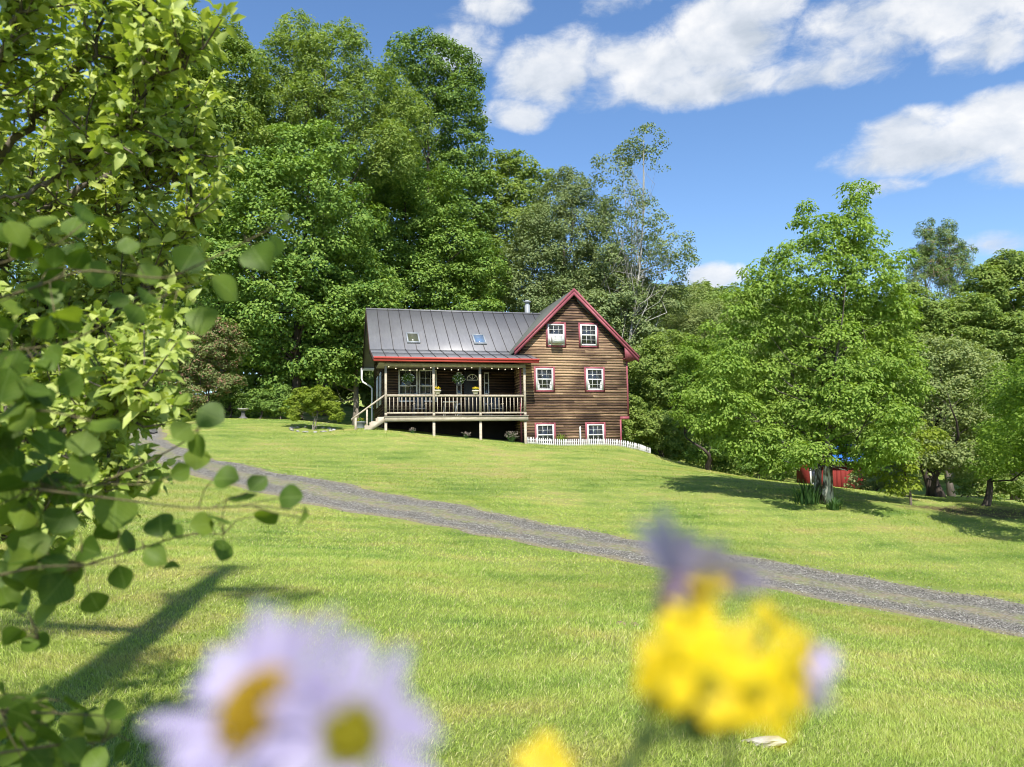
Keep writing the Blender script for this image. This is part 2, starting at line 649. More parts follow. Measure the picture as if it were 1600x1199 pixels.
def drive_u(x, y):
    """(distance from the driveway's middle line) / half width"""
    out = np.empty(len(x))
    for i in range(0, len(x), 20000):
        a = np.stack([x[i:i + 20000], y[i:i + 20000]], 1)
        d2 = ((a[:, None, :] - _DC[None, ::2, :2]) ** 2).sum(-1)
        j = d2.argmin(1)
        ax = across[::2][j][:, :2]
        wd = np.linalg.norm(ax, axis=1)
        # perpendicular offset measured along the local normal of the middle line
        tg = norm(np.gradient(_DC[:, :2], axis=0))[::2][j]
        nrm = np.stack([-tg[:, 1], tg[:, 0]], 1)
        off = np.abs(((a - _DC[::2][j][:, :2]) * nrm).sum(1))
        half = np.abs((ax * nrm).sum(1)) * .5
        dist = np.sqrt(d2.min(1))
        out[i:i + 20000] = np.where(dist > half * 2.5 + 1, 9, off / np.maximum(half, .2))
    return out


def fbm(x, y, s, seed):
    r = np.random.default_rng(seed)
    z = np.zeros_like(x)
    a = 1.0
    for o in range(4):
        for _ in range(3):
            th = r.uniform(0, 6.28)
            z += a * np.sin((x * math.cos(th) + y * math.sin(th)) * s + r.uniform(0, 6.28)) / 3
        s *= 1.9
        a *= .6
    return z


HOUSE_IN = lambda x, y: ((lambda s, t: (s > -.3) & (s < 12.9) & (t > .15) & (t < 9.5))(
    (x - HO[0]) * HU[0] + (y - HO[1]) * HU[1], (x - HO[0]) * HW[0] + (y - HO[1]) * HW[1]))


def blades(n, y0, y1, hgt, wid, lean=.85, margin=2.0, keep=None):
    y = np.sqrt(rng.uniform(y0 ** 2, y1 ** 2, n))
    x = rng.uniform(-1, 1, n) * (.68 * y + margin)
    u = drive_u(x, y)
    jit = rng.normal(0, .07, n)
    ok = (u + jit > 1.0) | ((u + jit * 2.5 + .16 * fbm(x, y, 2.2, 5) < .27) & (rng.random(n) < .8)) | ((u + .20 * fbm(x, y, 2.6, 6) > .84) & (rng.random(n) < .8))
    ok &= ~HOUSE_IN(x, y)
    ok &= (np.hypot((x - 15.5) * .17, (y - 25.5) * .42) + .3 * fbm(x, y, 1.6, 8) > .72) | (rng.random(n) < .25)
    if keep is not None:
        ok &= keep(x, y)
    x, y, u = x[ok], y[ok], u[ok]
    n = len(x)
    z = ground(x, y) - .005
    patch = fbm(x, y, 1.1, 3)
    h = hgt * rng.uniform(.55, 1.25, n) * (1 + .22 * patch) * np.where(u < 1.02, .45, 1)
    wd = wid * rng.uniform(.7, 1.3, n)
    th = rng.uniform(0, 2 * math.pi, n)
    flow = fbm(x, y, .5, 9) * 2.0
    lx = np.cos(flow) * .35 + rng.normal(0, .6, n)
    ly = np.sin(flow) * .35 + rng.normal(0, .6, n)
    B = np.stack([x, y, z], 1)
    S = np.stack([np.cos(th), np.sin(th), np.zeros(n)], 1) * wd[:, None] * .5
    Lv = np.stack([lx, ly, np.zeros(n)], 1) * (h * lean)[:, None]
    mid = B + Lv * .35 + np.array((0, 0, 1)) * (h * .6)[:, None]
    tip = B + Lv * 1.15 + np.array((0, 0, 1)) * (h * .95)[:, None]
    v = np.stack([B - S, B + S, mid + S * .8, mid - S * .8, tip], 1).reshape(-1, 3)
    o = np.arange(n)[:, None] * 5
    return v, o + np.array([[0, 1, 2, 3]]), o + np.array([[3, 2, 4]])


m = NT('grass_blades')
c, mid = lawn_color(m)
isl = m.island()
c = m.mix(m.math('MULTIPLY', isl, .55), c, (.34, .42, .10))
c = m.mix(m.math('GREATER_THAN', m.math('FRACT', m.math('MULTIPLY', isl, 53.3)), .91), c, (.46, .44, .22))
c = m.hsv(c, .5, 1.05, m.math('MULTIPLY_ADD', m.math('FRACT', m.math('MULTIPLY', isl, 17.1)), .6, .85))
pr = m.bsdf(c, .5, .35)
tr = m.n('ShaderNodeBsdfTranslucent')
m.put(tr.inputs[0], m.mix(1.0, c, (1.25, 1.25, .6), 'MULTIPLY'))
mx = m.n('ShaderNodeMixShader')
mx.inputs[0].default_value = .4
m.t.links.new(pr, mx.inputs[1])
m.t.links.new(tr.outputs[0], mx.inputs[2])
M_GRASS = m.done(mx.outputs[0])

mb = MB()
for args in [(250000, 2.6, 7, .042, .0048), (250000, 7, 13, .040, .0075), (200000, 13, 22, .038, .013), (220000, 22, 44, .038, .022)]:
    v, q, t = blades(*args)
    n0 = mb.n
    mb.add(v, q)
    mb.f.append(t + n0)
tag(mb.build('grass', M_GRASS), kind='stuff')

# loose stones on the driveway
def pebbles(P, R):
    """low-poly stones: squashed jittered octahedra"""
    o = np.array([(1, 0, 0), (-1, 0, 0), (0, 1, 0), (0, -1, 0), (0, 0, .7), (0, 0, -.5)])
    V = P[:, None, :] + o[None] * R[:, None, None] * rng.uniform(.6, 1.3, (len(P), 6, 1)) + rng.normal(0, .12, (len(P), 6, 3)) * R[:, None, None]
    t = np.array([(0, 2, 4), (2, 1, 4), (1, 3, 4), (3, 0, 4), (2, 0, 5), (1, 2, 5), (3, 1, 5), (0, 3, 5)])
    return V.reshape(-1, 3), (np.arange(len(P))[:, None, None] * 6 + t[None]).reshape(-1, 3)


n = 26000
fi = rng.random(n) ** 1.5 * (ND * .7)
ui = np.where(rng.random(n) < .5, rng.normal(.22, .10, n), rng.normal(.80, .10, n))
ui = np.clip(ui, -.05, 1.05)
i0 = fi.astype(int)
fr = (fi - i0)[:, None]
pn = NEs[i0] * (1 - fr) + NEs[np.minimum(i0 + 1, ND - 1)] * fr
pf = FEs[i0] * (1 - fr) + FEs[np.minimum(i0 + 1, ND - 1)] * fr
P = pn + (pf - pn) * ui[:, None]
P[:, 2] = ground(P[:, 0], P[:, 1]) + .018
v, t = pebbles(P, rng.uniform(.006, .017, n))
m = NT('gravel_stone')
M_GRAVEL = m.done(m.bsdf(m.ramp(m.island(), [(.1, (.075, .07, .063)), (.6, (.185, .176, .150)), (.95, (.46, .445, .395))]), .85, .3))
tag(MB().add(v, t).build('gravel', M_GRAVEL), kind='stuff')
# ------------------------------------------------------------------ house materials
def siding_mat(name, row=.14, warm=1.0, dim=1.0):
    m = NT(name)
    p = m.coord()
    sp = m.n('ShaderNodeSeparateXYZ')
    m.put(sp.inputs[0], p)
    rowid = m.math('FLOOR', m.math('DIVIDE', m.math('ADD', sp.outputs[2], 20.0), row))
    frac = m.math('FRACT', m.math('DIVIDE', m.math('ADD', sp.outputs[2], 20.0), row))
    wn = m.n('ShaderNodeTexWhiteNoise', noise_dimensions='1D')
    m.put(wn.inputs['W'], rowid)
    xs = m.math('ADD', m.math('ADD', sp.outputs[0], sp.outputs[1]), m.math('MULTIPLY', wn.outputs[0], 7.0))
    bid = m.math('FLOOR', m.math('DIVIDE', xs, 2.3))
    wn2 = m.n('ShaderNodeTexWhiteNoise', noise_dimensions='2D')
    cb = m.n('ShaderNodeCombineXYZ')
    m.put(cb.inputs[0], bid)
    m.put(cb.inputs[1], rowid)
    m.put(wn2.inputs['Vector'], cb.outputs[0])
    big = m.noise(p, .55, 3, .5)
    streak = m.noise(m.mapv(p, (.9, .9, 22)), 1.0, 6, .75)
    grain = m.noise(m.mapv(p, (7, 7, 110)), 1.0, 4, .75)
    # the lower lip of each board has weathered to bare tan wood
    lip = m.ramp(frac, [(.0, 1.0), (.30, .75), (.62, .05)])
    f = m.math('ADD', m.math('MULTIPLY', wn2.outputs[0], .20), m.math('ADD', m.math('MULTIPLY', streak, .80), m.math('MULTIPLY', big, .62)))
    f = m.math('ADD', m.math('MULTIPLY', lip, .19), m.math('SUBTRACT', f, .21))
    # sun-bleached band in the middle of the wall, darker near the ground
    hz = m.ramp(m.math('DIVIDE', m.math('ADD', sp.outputs[2], 1.6), 8.5), [(.0, .0), (.16, .02), (.30, .10), (.50, .20), (.62, .17), (.72, .02), (1.0, .0)])
    f = m.math('ADD', f, m.math('MULTIPLY', hz, warm))
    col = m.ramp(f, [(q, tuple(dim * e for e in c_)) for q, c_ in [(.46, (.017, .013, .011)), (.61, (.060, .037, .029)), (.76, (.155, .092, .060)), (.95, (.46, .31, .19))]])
    col = m.mix(m.math('MULTIPLY', m.ramp(grain, [(.45, 0.0), (.7, 1.0)]), .45), col, (.045, .030, .022))
    return m.done(m.bsdf(col, .85, .2, m.bump(m.math('ADD', grain, streak), .5, .008)))


def plain_wood(name, a, b, sc=(1, 1, 1), scale=5.0):
    m = NT(name)
    n1 = m.noise(m.mapv(m.coord(), sc), scale, 6, .65)
    n2 = m.noise(m.mapv(m.coord(), sc), scale * 7, 4, .7)
    col = m.ramp(m.math('MULTIPLY_ADD', n2, .4, m.math('MULTIPLY', n1, .65)), [(.33, a), (.70, b)])
    return m.done(m.bsdf(col, .8, .2, m.bump(n2, .25, .006)))


M_SIDING = siding_mat('weathered_clapboard')
M_SHADESIDING = siding_mat('red_brown_boards_shade_dimmed', warm=-.35, dim=.55)  # red-brown boards, dimmed to put the porch shade into the colour
M_TRIM = paint_mat('rose_red_trim', (.28, .075, .095), .6, .22, .3)
M_RED = paint_mat('bright_red_gutter', (.44, .070, .055), .4, .08)
M_WHITE = paint_mat('white_paint', (.64, .64, .62), .5, .05)
M_GREYWHITE = paint_mat('off_white_metal', (.70, .70, .69), .4, .06)
M_PORCH = plain_wood('bare_porch_wood', (.22, .18, .13), (.50, .44, .35), (2, 2, 2), 4)
M_DECK = plain_wood('deck_wood', (.25, .21, .15), (.48, .43, .34), (1, 3, 3), 3)
M_SOFFIT = paint_mat('dark_brown_soffit', (.05, .028, .022), .8, .2)
M_CEIL = plain_wood('porch_ceiling_boards', (.30, .24, .20), (.45, .38, .32), (1, 6, 1), 3)
m = NT('window_glass')
gn = m.noise(m.coord(), 1.5, 2)
M_GLASS = m.done(m.bsdf(m.ramp(gn, [(.3, (.012, .014, .016)), (.7, (.035, .04, .045))]), .04, .8))
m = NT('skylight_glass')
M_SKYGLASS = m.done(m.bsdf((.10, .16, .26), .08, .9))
m = NT('skylight_glass_dark')
M_SKYDARK = m.done(m.bsdf((.07, .075, .045), .25, .4))
m = NT('grey_metal_roof')
p = m.coord()
n1 = m.noise(p, .6, 5, .6)
n2 = m.noise(m.mapv(p, (3, .6, .6)), 3, 5, .7)
M_ROOF = m.done(m.bsdf(m.ramp(m.math('MULTIPLY_ADD', n2, .5, m.math('MULTIPLY', n1, .5)), [(.3, (.150, .149, .158)), (.7, (.220, .219, .228))]), .48, .4, m.bump(n1, .12, .02), .15))
m = NT('grey_green_shingle')
n1 = m.noise(m.coord(), 14, 4, .7)
M_SHINGLE = m.done(m.bsdf(m.ramp(n1, [(.3, (.05, .055, .05)), (.7, (.115, .125, .11))]), .9, .2, m.bump(n1, .4, .01)))
M_DOOR = paint_mat('dark_door', (.035, .038, .045), .45, .1)
m = NT('lace_curtain')
n1 = m.noise(m.mapv(m.coord(), (14, 1, 2)), 2, 3)
M_CURTAIN = m.done(m.bsdf(m.ramp(n1, [(.3, (.30, .30, .30)), (.7, (.62, .62, .60))]), .9, .1))
M_BLACK = paint_mat('shade_black_wall', (.02, .018, .017), .9, .2)  # near-black paints in the shade under the porch
M_GREYMETAL = paint_mat('grey_metal', (.26, .28, .30), .4, .1)
m = NT('bulb_glow')
e = m.n('ShaderNodeEmission')
e.inputs[0].default_value = (1, .86, .6, 1)
e.inputs[1].default_value = 1.2
M_BULB = m.done(e.outputs[0])

# ------------------------------------------------------------------ the house
HZ = -1.9                                         # foot of the house below the deck top
hroot = thing('wooden_house', 'weathered brown clapboard house with grey metal roof, red trim and a railed front porch', 'house',
              tuple(HO + np.array((0, 0, 0))), HA)


def H(mb, name, mat, parent=None, smooth=False):
    return mb.build(name, mat, parent or hroot, smooth)


ROW = .14


def clapboard(mb, a0, a1, h0, h1, base, axis, clip=None, sgn=-1):
    """lapped boards on a wall; axis 0: wall runs along s, faces -t at t=base; axis 1: runs along t, faces sgn*s at s=base"""
    k0 = math.floor((h0 + 20) / ROW)
    h = k0 * ROW - 20
    while h < h1 - 1e-6:
        lo, hi = max(h, h0), min(h + ROW, h1)
        x0, x1 = a0, a1
        y0, y1 = a0, a1
        if clip:
            x0, x1 = clip(lo)
            y0, y1 = clip(hi)
        if x1 - x0 > .02:
            ob, ot = .038, .008
            q = [(x0, -ob, lo), (x1, -ob, lo), (y1, -ot, hi), (y0, -ot, hi), (x0, 0, lo), (x1, 0, lo), (y1, 0, hi), (y0, 0, hi)]
            if axis == 0:
                v = [(x, base + o, z) for (x, o, z) in q]
            else:
                v = [(base - sgn * o * 1.0 if False else base + (o if sgn < 0 else -o), x, z) for (x, o, z) in q]
            mb.add(v, np.array([(0, 1, 2, 3), (4, 7, 6, 5), (0, 4, 5, 1), (1, 5, 6, 2), (2, 6, 7, 3), (3, 7, 4, 0)]))
        h += ROW


GT, GL, GR, GC = 1.2, 6.94, 12.80, 9.87           # gable front: plane t, left, right, middle
PK = 6.72                                         # ridge height of the gable roof
# gable-end wall
mb = MB()
clapboard(mb, GL, GR, -.10, 3.42, GT, 0)
clapboard(mb, GL, GR, 3.42, 6.36, GT, 0, clip=lambda h: (max(GL, GC - (6.38 - h)), min(GR, GC + (6.38 - h))))
clapboard(mb, GL, 12.36, -2.05, -.10, GT, 0)
mb.prism([(GL, -2.6), (12.36, -2.6), (12.36, -.1), (GR, -.1), (GR, 3.42), (GC, 6.34), (GL, 3.42)], 1, GT, 9.3)
H(mb, 'gable_wall', M_SIDING)
# right side of the wing (seen only from a step aside)
mb = MB()
clapboard(mb, GT, 9.3, -.10, 3.3, GR, 1, sgn=1)
clapboard(mb, GT, 2.4, -2.3, 3.0, GL, 1, sgn=-1)
H(mb, 'side_wall', M_SIDING)
# main front wall behind the porch and the left end wall
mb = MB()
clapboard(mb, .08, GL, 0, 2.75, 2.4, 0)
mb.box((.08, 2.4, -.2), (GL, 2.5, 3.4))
H(mb, 'porch_wall', M_SHADESIDING)
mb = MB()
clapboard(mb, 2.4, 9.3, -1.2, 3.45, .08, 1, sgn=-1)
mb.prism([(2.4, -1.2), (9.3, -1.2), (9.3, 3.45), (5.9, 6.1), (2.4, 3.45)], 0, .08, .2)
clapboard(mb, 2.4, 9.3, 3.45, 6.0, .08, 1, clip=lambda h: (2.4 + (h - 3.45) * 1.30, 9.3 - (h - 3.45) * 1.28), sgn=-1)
H(mb, 'end_wall', M_SHADESIDING)
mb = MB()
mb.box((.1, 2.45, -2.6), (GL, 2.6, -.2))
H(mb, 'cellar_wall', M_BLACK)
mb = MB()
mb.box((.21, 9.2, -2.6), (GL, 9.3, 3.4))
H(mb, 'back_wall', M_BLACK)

# roofs
def slope_sheet(mb, s0, s1, prof, th=.10):
    for (t0, h0), (t1, h1) in zip(prof[:-1], prof[1:]):
        mb.prism([(t0, h0), (t1, h1), (t1, h1 - th), (t0, h0 - th)], 0, s0, s1)


mb = MB()
E_, K_, R_ = (-.35, 2.80), (2.4, 3.555), (5.9, 6.32)
slope_sheet(mb, -.60, 7.50, [E_, (1.19, E_[1] + (K_[1] - E_[1]) * 1.54 / 2.75)])
slope_sheet(mb, -.60, 7.10, [(1.19, E_[1] + (K_[1] - E_[1]) * 1.54 / 2.75), K_])
slope_sheet(mb, -.60, GC, [K_, R_])
slope_sheet(mb, -.60, GC, [R_, (9.5, 3.5)])
roofo = H(mb, 'metal_roof', M_ROOF)
mb = MB()
for i in range(1, 17):                            # standing seams
    s = -.60 + i * .60 - .02
    if s < 7.3:
        mb.prism([(E_[0], E_[1] - .01), (1.18 if s > 6.9 else K_[0], (E_[1] + .421 if s > 6.9 else K_[1]) - .01), (1.18 if s > 6.9 else K_[0], (E_[1] + .421 if s > 6.9 else K_[1]) + .034), (E_[0], E_[1] + .034)], 0, s - .016, s + .016)
    mb.prism([(K_[0], K_[1] - .01), (R_[0], R_[1] - .01), (R_[0], R_[1] + .034), (K_[0], K_[1] + .034)], 0, s - .016, s + .016)
H(mb, 'roof_seam', paint_mat('shadow_tone_seam_metal', (.055, .052, .053), .5, .1), roofo)  # seams coloured darker than the roof to carry their shadow lines
mb = MB()
mb.prism([(5.78, 6.24), (5.9, 6.36), (6.02, 6.24), (5.9, 6.30)], 0, -.61, GC - .3)   # ridge cap
H(mb, 'ridge_cap', M_ROOF, roofo)
mb = MB()
for sg in (-1, 1):
    e = GC + sg * 3.52
    a = [(GC, PK), (e, PK - 3.52), (e, PK - 3.66), (GC, PK - .14)]
    mb.prism(a, 1, .88, 9.6)
H(mb, 'gable_roof', M_SHINGLE)
mb = MB()                                          # rake boards in two steps
for sg in (-1, 1):
    e0, e1 = 0.0, 3.56 if sg > 0 else 3.30
    a = [(GC + sg * e0, PK + .035), (GC + sg * e1, PK + .035 - e1), (GC + sg * e1, PK - .115 - e1), (GC + sg * e0, PK - .115)]
    mb.prism(a, 1, .835, .88)
    a = [(GC + sg * e0, PK - .118), (GC + sg * (e1 - .02), PK - .118 - e1 + .02), (GC + sg * (e1 - .02), PK - .33 - e1 + .02), (GC + sg * e0, PK - .33)]
    mb.prism(a, 1, .858, .90)
mb.prism([(12.62, 3.04), (13.38, 3.04), (13.38, 3.06), (12.62, 3.82)], 1, .862, .905)   # eave return
mb.box((12.62, .905, 3.04), (13.40, 9.5, 3.07))
H(mb, 'rake_board', M_TRIM)
mb = MB()
for sg in (-1, 1):
    e1 = 3.5 if sg > 0 else 3.1
    a = [(GC, PK - .15), (GC + sg * e1, PK - .15 - e1), (GC + sg * e1, PK - .22 - e1), (GC, PK - .22)]
    mb.prism(a, 1, .905, 1.16)
H(mb, 'soffit', M_SOFFIT)
mb = MB()
mb.prism([(-.30, 2.60), (2.3, 3.36), (2.3, 3.30), (-.30, 2.56)], 0, -.56, .0)
H(mb, 'soffit', M_SOFFIT)
mb = MB()                                          # porch gutter, two bands
mb.box((-.60, -.47, 2.70), (7.52, -.36, 2.80))
mb.box((-.60, -.43, 2.585), (7.50, -.345, 2.697))
H(mb, 'gutter', M_RED)
mb = MB()                                          # end fascia along the left roof edge
for (a, b) in ((E_, K_), (K_, R_), (R_, (9.5, 3.5))):
    mb.prism([(a[0], a[1] - .02), (b[0], b[1] - .02), (b[0], b[1] - .24), (a[0], a[1] - .24)], 0, -.635, -.605)
H(mb, 'end_fascia', M_SOFFIT)
mb = MB()                                          # corner boards and the step in the wall
mb.box((GR - .012, GT - .045, .0), (GR + .075, GT - .034, 2.95))
mb.box((GR + .032, GT - .033, .0), (GR + .075, GT + .10, 2.95))
H(mb, 'corner_board', M_TRIM)
mb = MB()
mb.box((12.36, GT - .048, -.16), (GR + .075, GT - .034, -.003))
H(mb, 'corner_board', M_TRIM)
mb = MB()
mb.box((12.33, GT - .05, -2.0), (12.42, GT - .034, -.163))
H(mb, 'corner_board', M_TRIM)
mb = MB()
mb.box((GL - .04, GT - .05, -2.2), (GL + .05, GT - .034, 2.6))
H(mb, 'corner_board', M_TRIM)


def window(s0, s1, h0, h1, t=GT, cols=3, rows=2, trim=True, curtain=False, lower_muntin=True, label=None):
    """double-hung window on a wall facing -t"""
    fw = .075
    mb = MB()
    y0, y1 = t - .075, t - .032
    mb.box((s0, y0, h0), (s0 + fw, y1, h1))
    mb.box((s1 - fw, y0, h0), (s1, y1, h1))
    mb.box((s0 + fw, y0, h1 - fw), (s1 - fw, y1, h1))
    mb.box((s0 + fw, y0, h0), (s1 - fw, y1, h0 + fw))
    hm = (h0 + h1) / 2
    mb.box((s0 + fw, y0 + .008, hm - .032), (s1 - fw, y1, hm + .032))
    wd = H(mb, 'window', M_WHITE)
    if label:
        wd['label'] = label
    mb = MB()
    mb.box((s0 + fw, t - .050, h0 + fw), (s1 - fw, t - .033, h1 - fw))
    H(mb, 'glass_pane', M_GLASS, wd)
    mb = MB()
    for (a, b) in ((hm + .032, h1 - fw), (h0 + fw, hm - .032)):
        if b < hm and not lower_muntin:
            continue
        for i in range(1, cols):
            x = s0 + fw + (s1 - s0 - 2 * fw) * i / cols
            mb.box((x - .008, t - .058, a), (x + .008, t - .051, b))
        for j in range(1, rows):
            z = a + (b - a) * j / rows
            mb.box((s0 + fw, t - .062, z - .008), (s1 - fw, t - .0585, z + .008))
    H(mb, 'muntin_grid', M_WHITE, wd)
    if trim:
        tw = .095
        mb = MB()
        z0, z1 = t - .062, t - .0315
        g = .003
        mb.box((s0 - tw, z0, h0 - tw), (s0 - g, z1, h1 + tw))
        mb.box((s1 + g, z0, h0 - tw), (s1 + tw, z1, h1 + tw))
        mb.box((s0 - g, z0, h1 + g), (s1 + g, z1, h1 + tw))
        mb.box((s0 - g, z0, h0 - tw), (s1 + g, z1, h0 - g))
        H(mb, 'window_trim', M_TRIM, wd)
    if curtain:
        for sg, xa in ((1, s0 + fw + .004), (-1, s1 - fw - .004)):
            mb = MB()
            n = 9
            top, bot = hm - .05, h0 + fw + .02
            v, f = [], []
            for j in range(n):
                q = j / (n - 1)
                z = top + (bot - top) * q
                wdt = .05 + .07 * math.sin(q * 2.2) ** 1.5 if curtain == 1 else .10 + .05 * q
                v += [(xa, t - .0508, z), (xa + sg * wdt, t - .0508, z)]
            f = [[2 * j, 2 * j + 1, 2 * j + 3, 2 * j + 2] for j in range(n - 1)]
            mb.add(v, f)
            H(mb, 'curtain', M_CURTAIN, wd)
    return wd


window(8.46, 9.37, 3.74, 4.86)
window(10.26, 11.17, 3.75, 4.87)
window(7.77, 8.70, 1.38, 2.51, curtain=1)
window(10.52, 11.46, 1.39, 2.52, curtain=1)
window(7.75, 8.68, -1.47, -.40)
window(10.49, 11.42, -1.50, -.40)
# picture window of two sashes, porch wall
window(.83, 1.80, .85, 2.52, 2.4, trim=False)
window(1.86, 2.80, .85, 2.52, 2.4, trim=False)
# end wall windows: seen edge on
for t0 in (3.4, 5.6):
    mb = MB()
    mb.box((.0, t0, .8), (.046, t0 + .08, 2.5))
    mb.box((.0, t0 + 1.0, .8), (.046, t0 + 1.08, 2.5))
    mb.box((.0, t0 + .08, 2.42), (.046, t0 + 1.0, 2.5))
    mb.box((.0, t0 + .08, .8), (.046, t0 + 1.0, .88))
    wd = H(mb, 'window', M_WHITE)
    mb = MB()
    mb.box((.03, t0 + .08, .88), (.047, t0 + 1.0, 2.42))
    H(mb, 'glass_pane', M_GLASS, wd)

# front door with fan light and side lights
mb = MB()
mb.box((4.22, 2.335, .03), (5.12, 2.368, 2.46))
dr_ = H(mb, 'front_door', M_DOOR)
mb = MB()
cx, cz, rr = 4.66, 2.02, .30
for i in range(12):
    a, b = math.pi * i / 12, math.pi * (i + 1) / 12
    v = [(cx + rr * math.cos(a), 2.318, cz + rr * math.sin(a)), (cx + rr * math.cos(b), 2.318, cz + rr * math.sin(b)),
         (cx + (rr - .045) * math.cos(b), 2.318, cz + (rr - .045) * math.sin(b)), (cx + (rr - .045) * math.cos(a), 2.318, cz + (rr - .045) * math.sin(a))]
    v += [(x, 2.334, z) for (x, _, z) in v]
    mb.add(v, np.array([(0, 1, 2, 3), (7, 6, 5, 4), (0, 4, 5, 1), (1, 5, 6, 2), (2, 6, 7, 3), (3, 7, 4, 0)]))
mb.box((cx - rr, 2.317, cz - .045), (cx + rr, 2.334, cz - .002))
for a in (45, 90, 135):
    c_, s_ = math.cos(rad(a)), math.sin(rad(a))
    mb.prism([(cx - .012 * s_, cz + .012 * c_), (cx + .012 * s_, cz - .012 * c_), (cx + .25 * c_ + .012 * s_, cz + .25 * s_ - .012 * c_), (cx + .25 * c_ - .012 * s_, cz + .25 * s_ + .012 * c_)], 1, 2.322, 2.334)
H(mb, 'fan_light', M_WHITE, dr_)
mb = MB()
mb.lathe([(.03, 0), (.035, .03), (.012, .05)], (0, 0, 0), 10)
kn = H(mb, 'door_knob', M_GREYMETAL, dr_, True)
kn.rotation_euler = (rad(90), 0, 0)
kn.location = (4.34, 2.34, 1.0)
for s0 in (3.82, 5.28):
    mb = MB()
    s1 = s0 + .27
    mb.box((s0, 2.33, .2), (s0 + .05, 2.368, 2.40))
    mb.box((s1 - .05, 2.33, .2), (s1, 2.368, 2.40))
    for z in (.2, .72, 1.27, 1.82, 2.35):
        mb.box((s0 + .05, 2.332, z), (s1 - .05, 2.368, z + .05))
    sl = H(mb, 'side_light', M_WHITE)
    mb = MB()
    mb.box((s0 + .05, 2.350, .25), (s1 - .05, 2.367, 2.35))
    H(mb, 'glass_pane', M_GLASS, sl)

# skylights on the upper slope
ang = math.atan2(R_[1] - K_[1], R_[0] - K_[0])
for (s0, s1, gm) in ((1.34, 2.02, M_SKYDARK), (4.90, 5.58, M_SKYGLASS)):
    L0, L1 = .62, 1.62
    def sl_pt(s, l, o):
        return (s, K_[0] + l * math.cos(ang) - o * math.sin(ang), K_[1] + l * math.sin(ang) + o * math.cos(ang))
    def sl_box(mb, a, b, l0, l1, o0, o1):
        v = [sl_pt(s, l, o) for o in (o0, o1) for (s, l) in ((a, l0), (b, l0), (b, l1), (a, l1))]
        mb.add(v, np.array([(0, 3, 2, 1), (4, 5, 6, 7), (0, 1, 5, 4), (1, 2, 6, 5), (2, 3, 7, 6), (3, 0, 4, 7)]))
    mb = MB()
    fw = .075
    sl_box(mb, s0, s0 + fw, L0, L1, 0, .12)
    sl_box(mb, s1 - fw, s1, L0, L1, 0, .12)
    sl_box(mb, s0 + fw, s1 - fw, L0, L0 + fw, 0, .12)
    sl_box(mb, s0 + fw, s1 - fw, L1 - fw, L1, 0, .12)
    sk = H(mb, 'skylight', M_GREYMETAL)
    mb = MB()
    sl_box(mb, s0 + fw, s1 - fw, L0 + fw, L1 - fw, .02, .09)
    H(mb, 'glass_pane', gm, sk)

# stove pipe behind the ridge
mb = MB()
mb.lathe([(.16, 5.4), (.16, 6.92), (.13, 6.93), (.13, 7.06), (.23, 7.07), (.23, 7.13), (.05, 7.22)], (8.83, 6.45, 0), 14)
H(mb, 'chimney_pipe', M_GREYMETAL, None, True)

# porch: deck, posts, railing, ceiling
mb = MB()
for i in range(15):
    mb.box((-.08, -.09 + i * .16, -.03), (7.03, -.09 + i * .16 + .152, 0))
mb.box((-.05, -.05, -.26), (7.0, -.01, -.033))
mb.box((-.05, -.01, -.26), (-.01, 2.4, -.033))
mb.box((6.88, -.01, -.26), (6.92, 1.15, -.033))
H(mb, 'porch_deck', M_DECK)
for i, s in enumerate((0.0, 2.30, 4.60, 6.87)):
    mb = MB()
    mb.box((s - .055, .02, 0.002), (s + .055, .13, 2.40))
    mb.box((s - .062, .012, .002), (s + .062, .0195, .16))
    H(mb, 'porch_post', M_PORCH)
    mb = MB()
    mb.box((s - .06, .02, -2.3), (s + .06, .14, -.262))
    H(mb, 'deck_post', M_DECK)
mb = MB()
mb.box((-.06, .015, 2.402), (6.93, .135, 2.56))
H(mb, 'porch_beam', M_PORCH)
mb = MB()
mb.box((-.3, .14, 2.561), (6.92, 2.37, 2.60))
H(mb, 'porch_ceiling', M_CEIL)
rail = MB()
rails = [(.057, 2.243), (2.357, 4.543), (4.657, 6.813)]
for a, b in rails:
    rail.box((a, .03, .93), (b, .12, 1.04))
    rail.box((a, .045, .10), (b, .105, .19))
railo = H(rail, 'porch_railing', M_PORCH)
mb = MB()
mb.box((-.009, -.019, -.37), (.009, .019, .37))
b0 = None
for a, b in rails:
    nb = 11
    for i in range(nb):
        s = a + (b - a) * (i + .65) / (nb + .3)
        if b0 is None:
            b0 = mb.build('baluster', M_PORCH, railo)
            o = b0
        else:
            o = b0.copy()
            COL.objects.link(o)
            o.parent = railo
        o.scale = (1.9, 1, 1)
        o.location = (s, .075, .56)

